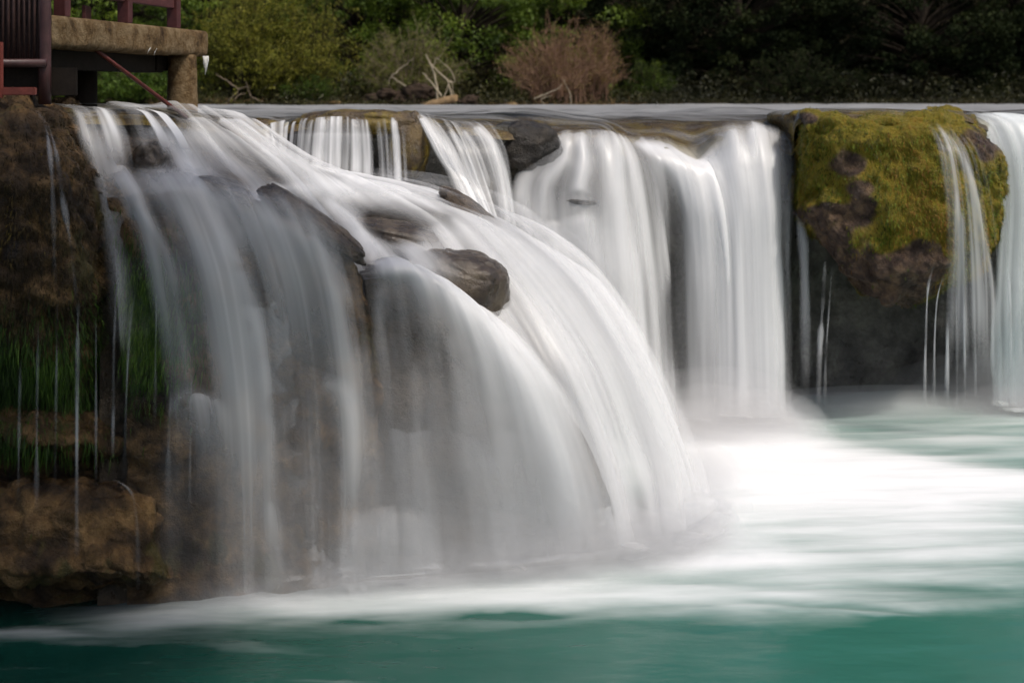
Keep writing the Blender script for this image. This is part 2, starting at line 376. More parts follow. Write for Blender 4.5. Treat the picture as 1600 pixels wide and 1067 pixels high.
P0f, D0f = flared(P0, D0)
D0f[:5, :2] *= np.array((.3, .35, .45, .6, .8))[:, None]; D0f[:7, 1:] *= np.array((.65, .55, .48, .45, .45, .45, .42))[:, None]; D0f[7, 3:] *= .8
Gm, Dm = loft(P0f, D0f, 420, 210)
MAIN_BRAIDS = [([(290, 200), (345, 240), (405, 288), (440, 330)], 15, 0.36),
  ([(350, 200), (440, 240), (520, 275), (580, 292)], 20, 0.45),
  ([(320, 196), (400, 240), (470, 280), (520, 315)], 12, 0.33),
  ([(420, 292), (520, 300), (600, 302), (680, 312)], 13, 0.85),
  ([(500, 308), (540, 345), (575, 388), (602, 418)], 13, 0.85),
  ([(560, 302), (640, 330), (700, 362), (745, 388)], 12, 0.47),
  ([(650, 300), (715, 328), (765, 366), (805, 388)], 16, 0.62),
  ([(785, 372), (850, 396), (910, 432), (965, 490), (1000, 560)], 16, 0.9),
  ([(810, 405), (890, 480), (960, 590), (1020, 710), (1060, 830)], 50, 0.76),
  ([(900, 440), (970, 520), (1035, 640), (1090, 760), (1130, 820)], 38, 0.81),
  ([(840, 440), (890, 520), (940, 640), (975, 780), (995, 880)], 26, 0.52),
  ([(700, 312), (780, 350), (850, 390)], 9, 0.57),
  ([(130, 200), (148, 250), (166, 320), (182, 420), (190, 540)], 10, 0.3),
  ([(165, 250), (200, 300), (240, 365), (272, 445), (292, 540)], 13, 0.27),
  ([(255, 215), (300, 262), (345, 320)], 14, 0.33),
  ([(230, 200), (275, 250), (320, 300)], 10, 0.27)]
gx = 800 + FPX * Gm[..., 0] / Gm[..., 1]; gy = HOR + FPX * (ZC - Gm[..., 2]) / Gm[..., 1]
# where the water runs thin over humps of rock, and where it gathers
for (cx, cy, rx, ry, amt) in [(615,352,60,22,-.55),(590,375,45,14,-.4),(740,325,40,26,-.45),(520,322,40,12,-.25),(345,290,40,14,-.45),(240,245,26,22,-.5),(540,300,70,14,.35),(640,300,60,10,.25),(470,255,50,14,.2),
                              (990,770,20,45,-.3),(1000,800,14,30,-.2),(880,430,60,18,.3),(1000,600,40,120,.1),(800,360,26,16,.3),(330,215,40,18,.1),(250,195,28,16,-.45),(205,240,14,30,-.2),(690,345,30,16,-.3)]:
    Dm = Dm + amt * np.exp(-((gx - cx) / rx) ** 2 - ((gy - cy) / ry) ** 2)
Dm = np.clip(Dm, 0, 1)
root = empty('cascade', P0[:, -1].mean(0), 'broad silky cascade sliding down the stepped rock slope to the pool', 'waterfall')
for k, (off, mul, rd) in enumerate(((0.0, 0.95, 0.06), (0.07, 0.62, 0.08))):
    part('water_sheet', water_sheet(Gm, Dm * mul, off, 2 + 3 * k, rd, (0.05, 0.16), fine=.2, braids=MAIN_BRAIDS if k == 0 else None), M['water'], root)
HUMP_BRAIDS = [([(140, 268), (160, 310), (178, 400), (186, 520), (188, 640)], 13.5, 0.25),
  ([(170, 262), (205, 305), (243, 365), (272, 445), (292, 560), (300, 700)], 18.9, 0.25),
  ([(210, 268), (265, 312), (312, 372), (348, 455), (372, 565), (388, 700), (398, 900)], 24.3, 0.3),
  ([(262, 275), (325, 338), (368, 415), (396, 510), (410, 640)], 14.9, 0.25),
  ([(335, 298), (385, 342), (422, 425), (442, 530), (452, 680)], 17.6, 0.25),
  ([(395, 322), (440, 368), (480, 450), (510, 550), (530, 700)], 20.2, 0.22),
  ([(440, 345), (490, 400), (530, 485), (552, 590), (560, 760)], 13.5, 0.25),
  ([(300, 286), (350, 330), (390, 400)], 10.8, 0.25),
  ([(480, 368), (520, 420), (548, 490)], 10.8, 0.22),
  ([(410, 560), (420, 700), (428, 925)], 18.9, 0.14),
  ([(560, 540), (568, 700), (575, 915)], 21.6, 0.17),
  ([(500, 600), (530, 610), (548, 660), (556, 800)], 16.2, 0.22),
  ([(268, 650), (280, 622), (310, 615), (340, 640), (360, 720)], 9.5, 0.17),
  ([(420, 780), (432, 850), (436, 925)], 12.2, 0.2),
  ([(225, 330), (262, 400), (280, 470)], 9.5, 0.17)]
UMB_BRAIDS = [([(560, 428), (605, 416), (650, 420), (702, 456), (762, 512), (822, 592), (862, 682), (892, 782), (912, 885)], 18.4, 0.77),
  ([(598, 425), (584, 520), (586, 650), (592, 800), (598, 900)], 18.2, 0.25),
  ([(640, 422), (690, 482), (738, 580), (768, 700), (785, 885)], 25.2, 0.29),
  ([(700, 458), (768, 556), (818, 690), (848, 885)], 28.0, 0.32),
  ([(760, 510), (830, 610), (890, 740), (925, 880)], 36.4, 0.38),
  ([(800, 520), (880, 620), (940, 740), (970, 870)], 33.6, 0.44),
  ([(650, 560), (655, 700), (660, 900)], 12.6, 0.15),
  ([(700, 520), (722, 640), (735, 800)], 12.6, 0.19)]
Dv = Dm.copy(); Dv *= np.clip((np.linspace(0, 1, Dv.shape[0])[:, None] - .62) / .2, 0, 1)
for k, (off, mul) in enumerate(((.18, .5), (.32, .32))):
    part('water_sheet', water_sheet(Gm[230::2, ::2], (Dv * mul * np.clip((.93 - np.linspace(0, 1, 420)[:, None]) / .14, 0, 1))[230::2, ::2], off, 71 + 3 * k, .08, (0.2, 0.1), top=.2, fine=0., contrast=.25), M['water'], root)
# lower left hump and central umbrella of the same slope, each standing proud of it
waterfall('cascade', [
 [(140,262,12.2,0.15),(150,275,11.75,0.18),(165,310,11.62,0.18),(180,420,11.5,0.07),(188,560,11.45,0.02),(192,740,11.42,0.01),(195,950,11.4,0)],
 [(215,262,12.3,0.18),(228,280,11.8,0.26),(255,325,11.64,0.22),(290,430,11.52,0.11),(315,580,11.48,0.05),(325,740,11.46,0.02),(330,940,11.5,0.02)],
 [(285,272,12.5,0.11),(305,288,11.9,0.18),(335,335,11.75,0.18),(370,440,11.65,0.15),(390,590,11.62,0.1),(398,745,11.6,0.07),(402,932,11.62,0.07)],
 [(365,290,12.6,0),(385,303,12,0.06),(415,345,11.85,0.21),(450,450,11.78,0.14),(470,590,11.74,0.1),(478,745,11.72,0.07),(482,926,11.72,0.1)],
 [(440,302,12.7,0),(460,315,12.08,0.01),(485,360,11.95,0.17),(515,455,11.9,0.15),(535,590,11.86,0.11),(545,745,11.84,0.1),(550,920,11.85,0.12)],
 [(515,340,12.8,0),(532,356,12.2,0),(552,410,12.1,0.1),(568,480,12.06,0.14),(585,600,12,0.11),(592,745,11.98,0.1),(597,917,11.95,0.14)],
 [(555,400,12.9,0),(572,408,12.3,0),(584,440,12.22,0.07),(592,500,12.15,0.11),(605,600,12.1,0.1),(612,745,12.06,0.09),(617,915,12.05,0.12)]],
 'left lower veil of the cascade falling from the brown ridge past the cliff', nu=300, nv=150, layers=((0.0, 1.0), (.06, .5)), ridge=.05, edge=(.06, .10), seed=14, fine=.25, contrast=.40, flare=True, braids=HUMP_BRAIDS,
 rock=dict(push=.15, amp=.12, scale=2.2, seed=33, cell=.08, cell_scale=3.4), rock_mat='tufa')
waterfall('cascade', [
 [(555,405,13.2,0.18),(565,420,12.35,0.32),(572,460,12.2,0.22),(582,560,12.1,0.16),(590,720,12.04,0.12),(595,915,12,0.19)],
 [(595,398,13.3,0.37),(605,416,12.35,0.44),(615,450,12.22,0.29),(630,560,12.12,0.18),(645,720,12.05,0.12),(650,912,12.02,0.19)],
 [(625,400,13.3,0.37),(645,415,12.42,0.46),(672,450,12.27,0.32),(700,560,12.18,0.23),(722,720,12.12,0.14),(732,906,12.1,0.23)],
 [(660,430,13.3,0.18),(690,448,12.5,0.39),(730,488,12.36,0.38),(775,580,12.28,0.33),(808,730,12.22,0.19),(825,899,12.25,0.26)],
 [(710,470,13.3,0.14),(745,490,12.68,0.34),(790,530,12.5,0.46),(845,610,12.42,0.35),(890,740,12.38,0.24),(915,890,12.42,0.27)],
 [(760,495,13.4,0.23),(790,514,12.9,0.37),(840,554,12.72,0.43),(900,640,12.62,0.39),(950,750,12.56,0.34),(985,878,12.6,0.38)]],
 'central umbrella of white water bulging out below the grey boulder', nu=240, nv=140, layers=((0.0, .95), (.07, .55)), ridge=.06, edge=(.12, .15), seed=17, fine=.2, contrast=.3, flare=True, braids=UMB_BRAIDS,
 rock=dict(push=.10, amp=.07, scale=1.8, seed=35, cell=.04, cell_scale=2.2), rock_mat='slope')
# twin bundles of rivulets over the upper left brink
waterfall('waterfall', [[(98,172,12.3,.2),(108,186,12.0,.5),(116,215,11.85,.6),(126,260,11.7,.6)],[(125,168,12.4,.1),(140,178,12.1,.4),(152,215,11.92,.6),(165,270,11.75,.7)],[(150,167,12.5,.15),(168,178,12.2,.6),(186,215,12.0,.72),(198,275,11.8,.8)],[(168,167,12.5,.1),(186,180,12.25,.4),(202,215,12.05,.5),(212,272,11.85,.6)]],
 'bundle of fine rivulets on the brink next to the left cliff', nu=150, nv=50, layers=((.02, .95),), ridge=.02, edge=(.08, .08), top=.2, bottom=.45, seed=20, fine=1.0, contrast=.7)
waterfall('waterfall', [[(205,170,12.9,.1),(222,184,12.6,.4),(238,212,12.4,.5),(252,255,12.15,.6)],[(225,170,13,.15),(245,184,12.7,.6),(268,215,12.45,.75),(288,258,12.25,.8)],[(240,172,13.1,.15),(262,186,12.8,.6),(286,215,12.6,.6),(308,262,12.35,.8)]],
 'second bundle of fine rivulets just right of the first on the upper left brink', nu=110, nv=50, layers=((.02, .95),), ridge=.02, edge=(.1, .1), top=.2, bottom=.45, seed=22, fine=1.0, contrast=.7)

# ---- back wall under the far lip
LIP = [(330,186,15.0),(400,202,16.1),(470,186,16.3),(560,178,16.3),(640,182,16.4),(700,192,16.6),(780,199,16.9),(860,207,17.3),(940,209,17.4),(985,232,18.15),(1040,234,18.25),
       (1085,246,18.3),(1120,216,18.4),(1185,207,18.4),(1235,230,18.45),(1260,190,19.2),(1400,182,19.6),(1500,182,19.6),(1560,198,19.3),(1700,198,19.2),(2000,198,19.6),(2500,190,21)]
rows = []
for (x, y, D) in LIP:
    p = at(x, y, D); col = [p + np.array((0, 1.6, 0.0)), p + np.array((0, .35, .0)), p + np.array((0, .06, -.06)), p + np.array((0, 0.12, -.5))]
    col += [np.array((p[0], p[1] + 0.25, 1.8)), np.array((p[0], p[1] + 0.2, 0.9)), np.array((p[0], p[1] + 0.05, -0.6))]
    rows.append(col)
me, _, _ = rock_loft('cliff', np.array(rows), 320, 110, M['cliff'], push=0.07, amp=0.13, scale=1.7, seed=8, cell=0.08, cell_scale=1.8)
tag(link('cliff', me, M['cliff']), kind='structure')

# ---- the upper river and its bed
RL = [(-900,150,13.5),(-400,155,13.2),(40,164,12.6),(110,170,12.6),(180,172,12.8),(260,180,13.7),(330,186,14.9)] + LIP[1:15] + [(1250,176,18.0),(1400,173,18.0),(1500,175,18.1),(1560,196,18.9)] + LIP[19:]
rv, bed, rd = [], [], []
for (x, y, D) in RL:
    p = at(x, y, D); zr = 3.94
    if x < 300: zr = max(p[2], 3.94)
    far = at(800 + (x - 800) * 1.25, 0, 33.5); far[2] = 3.93
    mid = at(800 + (x - 800) * 1.1, 0, 22 if D < 19 else 24); mid[2] = 3.935
    near = p + np.array((0, 1.7, 0)); near[2] = max(zr - 0.03, p[2]) if p[2] > 3.7 else 3.86
    nn = p + np.array((0, .7, 0)); nn[2] = p[2] * .35 + near[2] * .65
    rv.append([far, (far + mid) / 2, mid, near, nn, p + np.array((0, 0, .02)), p + np.array((0, -.12, -.06))])
    bed.append([q - np.array((0, 0, 0.06 if i > 2 else 0.25)) for i, q in enumerate(rv[-1])])
    rd.append([.8, .7, .6, .35, .1, .0, .0])
Gr, Dr = loft(np.array(rv), np.array(rd), 360, 90)
q = Gr * np.array((1.3, 2.5, 0)); Gr[..., 2] += (0.03 * fbm(q, 4, 5) + .07 * fbm(Gr * np.array((.9, .5, 0)), 3, 6) * np.exp(-((Gr[..., 1] - 20) / 3.5) ** 2)) * np.clip((Gr[..., 1] - 12) / 4, 0, 1)
f = np.stack([Gr[..., 1] * 0.9, Gr[..., 0] * 0.9, np.zeros_like(Dr)], -1)
river_me = mesh_np('river', Gr.reshape(-1, 3), grid_faces(360, 90), {'flow': f.reshape(-1, 3), 'dens': Dr.ravel()})
m, nt_ = new_mat('river_water'); b = NB(nt_); dens = b.attr('dens').outputs['Fac']
n1 = b.noise(b.scaled(b.pos(), (0.7, 2.2, 1)), 1.0, 4, 0.55, 0.6); n2 = b.noise(b.scaled(b.pos(), (0.35, 4.5, 1)), 1.0, 3, 0.5)
nz = b.math('ADD', b.math('MULTIPLY', n1, .6), b.math('MULTIPLY', n2, .4))
fo = b.mapr(b.math('ADD', nz, b.math('MULTIPLY', dens, 0.4)), 0.48, 0.9, 0.0, 0.92, smooth=True)
wc = b.n('ShaderNodeBsdfDiffuse', Color=(0.31, 0.315, 0.32, 1)); gl = b.n('ShaderNodeBsdfGlossy', Roughness=0.3)
tr = b.n('ShaderNodeBsdfTransparent', Color=(0.85, 0.83, 0.76, 1))
fr = b.n('ShaderNodeFresnel', IOR=1.33)
m1 = b.n('ShaderNodeMixShader'); nt_.links.new(b.math('MULTIPLY', fr.outputs[0], 0.45), m1.inputs[0]); nt_.links.new(tr.outputs[0], m1.inputs[1]); nt_.links.new(gl.outputs[0], m1.inputs[2])
m2 = b.n('ShaderNodeMixShader'); nt_.links.new(fo, m2.inputs[0]); nt_.links.new(m1.outputs[0], m2.inputs[1]); nt_.links.new(wc.outputs[0], m2.inputs[2])
b.out(m2.outputs[0]); M['river'] = m
tag(link('river', river_me, m), kind='structure')
Gb, _ = loft(np.array(bed), np.array(rd), 240, 80)
Gb[..., 2] += fbm(Gb * 1.5, 4, 12) * 0.05 * np.clip((Gb[..., 1] - 12) / 3, 0.4, 1)
tag(link('riverbed', mesh_np('riverbed', Gb.reshape(-1, 3), grid_faces(240, 80)), M['ledge']), kind='structure')

# ---- the pool
def pool_mesh():
    xs = np.concatenate([np.linspace(-9, -5.6, 8), np.linspace(-5.5, 7.5, 420), np.linspace(7.7, 16, 16)])
    ys = np.concatenate([np.linspace(1.0, 8.6, 12), np.linspace(8.8, 14.5, 330), np.linspace(14.52, 20.5, 170)])
    X, Y = np.meshgrid(xs, ys, indexing='ij'); F = np.zeros_like(X)
    warp = 0.42 * fbm(np.stack([X * .7, Y * 1.2, X * 0], -1), 5, 41); Yw = Y + warp
    for (px, py, sx_, sy_, amp) in [(1140,668,.8,.9,3.5),(1150,705,.8,1.0,4.0),(1190,740,1.0,1.0,4.5),(1350,750,1.3,.75,3.8),(1560,766,1.5,.55,3.0),(1180,878,.6,.25,1.5),(1090,885,.5,.25,.8),
            (1050,935,.6,.22,.85),(700,932,1.3,.24,.6),(470,945,.9,.2,.5),(270,965,.75,.17,.38),(900,922,.8,.26,.55),(1590,655,.5,.5,.6),(1480,690,.8,.3,.3),(1230,690,.5,.3,.5),
            (1280,830,1.7,.9,1.0),(1260,905,1.2,.42,.65),(1480,840,1.6,.7,.7),(1350,800,1.4,.6,.6),(1350,930,.9,.18,.4),(60,992,.7,.12,.35),(520,1046,.35,.06,.1),(1000,850,.7,.6,.8),(600,915,1.2,.22,.5),(820,905,1.0,.25,.55),(400,932,.7,.2,.4),(1120,820,.6,.7,.7),(1450,895,1.0,.16,.3),(900,958,1.5,.28,.14),(1130,955,.9,.34,.24),(560,968,1.2,.22,.10),(250,982,1.0,.2,.10),(1230,930,.5,.16,.4),(1160,955,.4,.10,.35),(380,1000,.5,.06,.12),(800,958,.45,.13,-.35),(1420,908,.5,.12,-.25),(560,965,.3,.08,-.2),(1330,955,.5,.06,.18),(1400,640,1.7,1.7,.48),(1600,690,1.5,1.2,.4),(1500,850,2.0,.7,.2)]:
        c = pool_at(px, py); F += amp * np.exp(-((X - c[0]) / sx_) ** 2 - ((Yw - c[1]) / sy_) ** 2)
    bl = np.array([pool_at(x, y)[:2] for x, y in [(230,950),(330,940),(430,930),(540,922),(650,914),(760,906),(870,898),(960,884),(1030,866),(1070,850),(1095,822),(1090,785),(1090,740),(1100,700)]]); bd = np.full(X.shape, 9.0); bt = X * 0
    for i in range(len(bl) - 1):
        a_, e_ = bl[i], bl[i + 1] - bl[i]; u = np.clip(((X - a_[0]) * e_[0] + (Y - a_[1]) * e_[1]) / (e_ @ e_), 0, 1); d_ = np.hypot(X - a_[0] - u * e_[0], Y - a_[1] - u * e_[1]); c_ = d_ < bd; bd = np.where(c_, d_, bd); bt = np.where(c_, i + u, bt)
    F += np.interp(bt, [0, 2, 5, 8, 13], [.2, .5, .75, 1, 1]) * np.exp(-(bd / .3) ** 2)
    st = fbm(np.stack([X * .55 + Y * .25, Y * 4.0 - X * .5, X * 0], -1), 5, 44)
    F = np.clip(F * (1 + 0.75 * st) + 0.10 * st * np.clip(F * 3, 0, 1), 0, 4.5)
    F = 1 - np.exp(-.85 * F)
    A = np.clip((X + 3.2) / 5.5, 0, 1) * .75 + .25 * np.clip((Y - 11) / 6, 0, 1) + .3 * np.clip(F, 0, 1)  # paler to the right: aeration, with brighter reflections put into the colour too
    Z = 0.05 * np.clip(F, 0, 1.4) + 0.012 * fbm(np.stack([X * 1.2, Y * 2.5, X * 0], -1), 3, 47)
    return mesh_np('pool', np.stack([X, Y, Z], -1).reshape(-1, 3), grid_faces(len(xs), len(ys))[:, ::-1], {'foam': F.ravel(), 'aer_reflect': A.ravel()})
m, nt_ = new_mat('pool_water'); b = NB(nt_); p = b.pos(); fa = b.attr('foam').outputs['Fac']
streak = b.noise(b.scaled(p, (0.9, 5.0, 1)), 1.0, 5, 0.6, 0.4)
fm = b.mapr(b.math('ADD', fa, b.math('MULTIPLY', b.math('SUBTRACT', streak, 0.5), 0.22)), 0.03, 1.0)
deep = b.mix(b.mapr(b.math('ADD', b.attr('aer_reflect').outputs['Fac'], b.math('MULTIPLY', b.noise(b.scaled(p, (0.5, 1.6, 1)), 1.0, 4), 0.3)), 0.1, 1.2), (0.003, 0.030, 0.022), (0.036, 0.165, 0.125))
wat = b.principled(**{'Base Color': deep, 'Roughness': 0.22, 'IOR': 1.33, 'Specular IOR Level': 0.4, 'Normal': b.bump(b.noise(b.scaled(p, (1.5, 4, 1)), 1.0, 3), 0.12, 0.1)})
foam = b.principled(**{'Base Color': (0.82, 0.83, 0.84), 'Roughness': 0.9, 'Specular IOR Level': 0.1})
mx = b.n('ShaderNodeMixShader'); nt_.links.new(fm, mx.inputs[0]); nt_.links.new(wat, mx.inputs[1]); nt_.links.new(foam, mx.inputs[2]); b.out(mx.outputs[0])
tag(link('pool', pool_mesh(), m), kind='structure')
# pool floor so that nothing is open below
tag(link('pool_bed', mesh_np('pool_bed', [(-40, -10, -.7), (60, -10, -.7), (60, 34, -.7), (-40, 34, -.7)], np.array([[0, 1, 2, 3]])), M['bank']), kind='structure')

# ================================================================== FALLS of the far lip
def curtain(*a, **k): return waterfall('waterfall', *a, **k)
curtain([[(400,196,16.7,0.08),(405,207,16.25,0.2),(407,218,16.15,0.43),(409,228,16.1,0.4),(410,240,16.05,0.36)],
         [(445,190,16.7,0.04),(448,198,16.25,0.16),(447,214,16.15,0.36),(446,230,16.1,0.36),(446,250,16.05,0.36)],
         [(490,186,16.5,0),(490,194,16.05,0.16),(488,212,15.98,0.5),(486,240,15.95,0.45),(485,266,15.9,0.43)],
         [(570,184,16.5,0),(575,193,16.05,0.16),(578,212,15.98,0.47),(580,245,15.95,0.43),(580,280,15.9,0.43)],
         [(625,184,16.5,0),(630,196,16.05,0.06),(634,215,15.98,0.18),(636,250,15.95,0.14),(638,284,15.9,0.14)]],
        'fine stranded curtain falling over the golden mossy ledge, left of the far lip', nu=260, nv=50, layers=((0.03, .9), (0.07, .5)), ridge=.02, edge=(.06, .1), top=.3, seed=4, fine=1.0, contrast=.95)
curtain([[(625,178,16.9,0.1),(650,190,16.45,0.3),(672,230,16.2,0.4),(690,265,16.1,0.4),(705,300,15.95,0.6)],
         [(650,178,16.9,0.1),(672,190,16.45,0.35),(700,235,16.2,0.45),(725,285,16.1,0.46),(745,335,15.9,0.68)],
         [(690,186,16.9,0.05),(708,204,16.5,0.1),(730,240,16.25,0.17),(752,300,16.1,0.28),(772,365,15.9,0.68)],
         [(735,188,16.9,0.05),(752,204,16.6,0.15),(772,240,16.35,0.25),(785,300,16.2,0.3),(795,385,15.95,0.68)],
         [(755,190,16.9,0.05),(770,200,16.7,0.15),(788,240,16.45,0.2),(798,310,16.25,0.3),(804,400,16,0.68)]],
        'slanting white fall beside the dark hollow, right of the golden ledge', nu=140, nv=70, layers=((0.02, .95), (0.08, .4)), top=.2, seed=5, fine=.8, contrast=.5,
        braids=[([(640,182),(668,205),(700,250),(730,300),(760,360)], 13, .85), ([(660,190),(690,235),(722,290)], 7, .5), ([(700,205),(728,245),(752,310),(770,365)], 6, .5), ([(740,200),(766,230),(784,290),(794,370)], 9, .7), ([(722,205),(748,245),(768,310)], 5, .45)])
curtain([[(868,204,17.6,0),(862,214,17.2,0.43),(838,244,17.05,0.46),(806,276,16.95,0.46),(800,310,16.85,0.55),(803,350,16.75,0.55),(810,420,16.6,0.62)],
         [(885,202,17.6,0),(885,212,17.2,0.43),(872,250,17,0.46),(850,290,16.85,0.43),(848,330,16.75,0.58),(852,380,16.65,0.62),(860,450,16.6,0.7)],
         [(915,202,17.6,0),(918,211,17.25,0.46),(916,250,17,0.48),(910,300,16.8,0.5),(912,350,16.7,0.7),(918,410,16.62,0.74),(925,490,16.6,0.74)],
         [(945,203,17.6,0),(952,213,17.3,0.43),(955,250,17.05,0.5),(958,310,16.85,0.56),(962,370,16.75,0.72),(968,440,16.65,0.74),(978,540,16.65,0.74)],
         [(968,206,17.7,0.12),(978,224,17.5,0.31),(990,260,17.35,0.4),(1000,320,17.2,0.43),(1008,390,17.1,0.55),(1018,470,17.05,0.55),(1030,620,17.05,0.55)],
         [(985,210,18,0.12),(1000,228,17.9,0.25),(1015,260,17.75,0.34),(1030,320,17.65,0.31),(1040,390,17.6,0.39),(1048,470,17.55,0.39),(1055,650,17.5,0.47)]],
        'tall white fall parting around a thin dark crescent that stands in for shade', nu=160, nv=100, layers=((0.0, .95), (0.08, .7)), ridge=.05, seed=6, fine=.2, top=.12,
        braids=[([(872,210),(850,232),(818,262),(806,300),(806,370)], 13, .8), ([(885,208),(880,250),(852,285),(846,330),(850,400)], 12, .7), ([(900,208),(912,250),(905,290),(905,305)], 12, .7), ([(935,206),(952,250),(962,320),(972,420),(985,540)], 16, .85),
                ([(900,335),(915,380),(930,440),(945,520)], 26, .85), ([(860,345),(865,390),(872,440)], 18, .7), ([(960,212),(985,262),(1000,340),(1012,450)], 10, .5)])
curtain([[(960,214,18.7,0.09),(982,230,18.2,0.28),(998,262,18,0.33),(1008,320,17.9,0.24),(1012,420,17.85,0.19),(1015,540,17.82,0.24),(1020,664,17.8,0.42)],
         [(1010,206,18.7,0),(1025,232,18.2,0.24),(1045,258,18,0.32),(1058,320,17.9,0.2),(1062,420,17.85,0.16),(1065,540,17.8,0.17),(1068,665,17.77,0.33)],
         [(1030,206,18.7,0),(1052,236,18.2,0.38),(1080,268,18,0.51),(1098,330,17.85,0.46),(1105,420,17.8,0.38),(1108,540,17.76,0.38),(1112,666,17.73,0.54)],
         [(1070,220,18.7,0),(1092,248,18.3,0.38),(1112,272,18.05,0.85),(1128,330,17.85,0.91),(1136,420,17.78,0.94),(1140,540,17.74,0.94),(1142,667,17.7,0.94)],
         [(1128,188,18.7,0),(1140,203,18.35,0.62),(1150,256,18,1),(1160,325,17.82,1),(1166,420,17.76,1),(1170,540,17.72,1),(1172,668,17.7,1)],
         [(1178,188,18.7,0),(1184,205,18.35,0.54),(1190,256,18.05,0.83),(1197,325,17.85,0.88),(1202,420,17.78,0.88),(1206,540,17.74,0.9),(1210,667,17.72,0.9)],
         [(1248,206,18.6,0.18),(1245,226,18.4,0.42),(1241,262,18.2,0.42),(1236,325,18.05,0.36),(1229,420,17.95,0.27),(1232,540,17.9,0.24),(1238,664,17.85,0.48)]],
        'broad bright main fall dropping straight into the foaming pool', nu=240, nv=120, layers=((0.0, 1.0), (0.10, .7)), ridge=.09, edge=(.06, .10), seed=7, fine=.25, top=.08, flare=True,
        braids=[([(990,232),(1030,236),(1068,270),(1095,340),(1108,450),(1115,660)], 17, .8), ([(1010,240),(1050,262),(1075,320),(1085,420),(1092,560)], 9, .45), ([(1092,250),(1122,290),(1140,370),(1148,500),(1152,668)], 18, .8), ([(1143,200),(1150,230),(1152,262)], 9, .8), ([(1174,200),(1178,230),(1182,262)], 9, .8),
                ([(1150,262),(1172,340),(1180,450),(1184,560),(1186,668)], 24, .95), ([(1216,232),(1203,285),(1202,400),(1206,520),(1210,668)], 15, .8), ([(1120,280),(1132,380),(1138,668)], 14, .8)])
curtain([[(1490,180,19.0,.3),(1525,194,18.7,.6),(1545,235,18.5,.7),(1556,310,18.4,.6),(1552,400,18.35,.45),(1548,500,18.32,.32),(1546,645,18.45,.3)],
         [(1540,180,18.9,.5),(1575,196,18.6,.9),(1594,240,18.4,.95),(1600,310,18.3,.85),(1598,400,18.25,.7),(1596,500,18.22,.6),(1595,645,18.4,.7)],
         [(1650,182,18.9,.5),(1655,198,18.6,.9),(1660,240,18.4,.95),(1665,310,18.3,.9),(1665,400,18.25,.8),(1665,500,18.22,.8),(1665,645,18.4,.8)],
         [(1900,182,19.1,.5),(1900,198,18.8,.9),(1900,240,18.6,.95),(1900,310,18.5,.9),(1900,400,18.45,.8),(1900,500,18.4,.8),(1900,640,18.5,.8)]],
        'pale fall at the right edge beyond the mossy rock', nu=160, nv=90, layers=((0.0, .9), (0.08, .55)), ridge=.05, edge=(.08, .1), seed=8, fine=.5, mat='water_pale', flare=True)

# soft mist standing over the places where the falls strike the pool: real thin volumes, thickest at their middle
def mist_mat(name, dens):
    m, nt_ = new_mat(name); v = nt_.nodes.new('ShaderNodeVolumePrincipled'); v.inputs['Color'].default_value = (.97, .97, .98, 1); v.inputs['Density'].default_value = dens; v.inputs['Anisotropy'].default_value = .2
    o = nt_.nodes.new('ShaderNodeOutputMaterial'); nt_.links.new(v.outputs[0], o.inputs['Volume']); return m
MIST = {k: mist_mat('mist_%s' % k, d) for k, d in (('thin', .22), ('mid', .5), ('thick', 1.0))}
def puff(root, px, py, lift, rx, ry, rz, kind, back=0.0):
    c = pool_at(px, py); th = np.linspace(0, 2 * math.pi, 28, endpoint=False)[:, None]; ph = np.linspace(.03, math.pi - .03, 16)[None]
    k = 16; n = 28; i = np.arange(n); j = (i + 1) % n
    T = np.concatenate([np.stack([i * k, j * k, np.full(n, n * k)], 1), np.stack([j * k + k - 1, i * k + k - 1, np.full(n, n * k + 1)], 1)])
    for q, sc in enumerate((1.35, 1.0, .68)):                       # nested shells: the mist thins out towards its rim
        w = 1 + .16 * vnoise(np.stack([np.cos(th) * np.sin(ph) * 1.4, np.sin(th) * np.sin(ph) * 1.4, np.cos(ph) * 1.4 + 0 * th], -1) + px * .37 + q, 9)[..., None]
        G = np.stack([np.cos(th) * np.sin(ph) * rx, np.sin(th) * np.sin(ph) * ry, (np.cos(ph) + 0 * th) * rz], -1) * sc * w + c + np.array((0, back, lift))
        V = G.reshape(-1, 3); V = np.concatenate([V, G[:, 0].mean(0)[None], G[:, -1].mean(0)[None]])
        part('puff', mesh_np('puff', V, [grid_faces(n, k, True), T]), MIST[kind], root)
mr = empty('mist', pool_at(1150, 675), 'bright mist boiling up where the main fall strikes the pool', 'mist')
for a_ in [(1120,674,.0,.75,.4,.42,'mid'),(1190,672,.0,.6,.4,.38,'mid'),(1225,676,.0,.4,.35,.2,'mid'),(1060,692,.0,.6,.4,.4,'mid'),(1150,688,.0,.9,.5,.14,'thick'),(1130,690,.1,1.0,.5,.55,'thin')]: puff(mr, *a_)
mr = empty('mist', pool_at(700, 905), 'low pale mist along the foot of the cascade', 'mist')
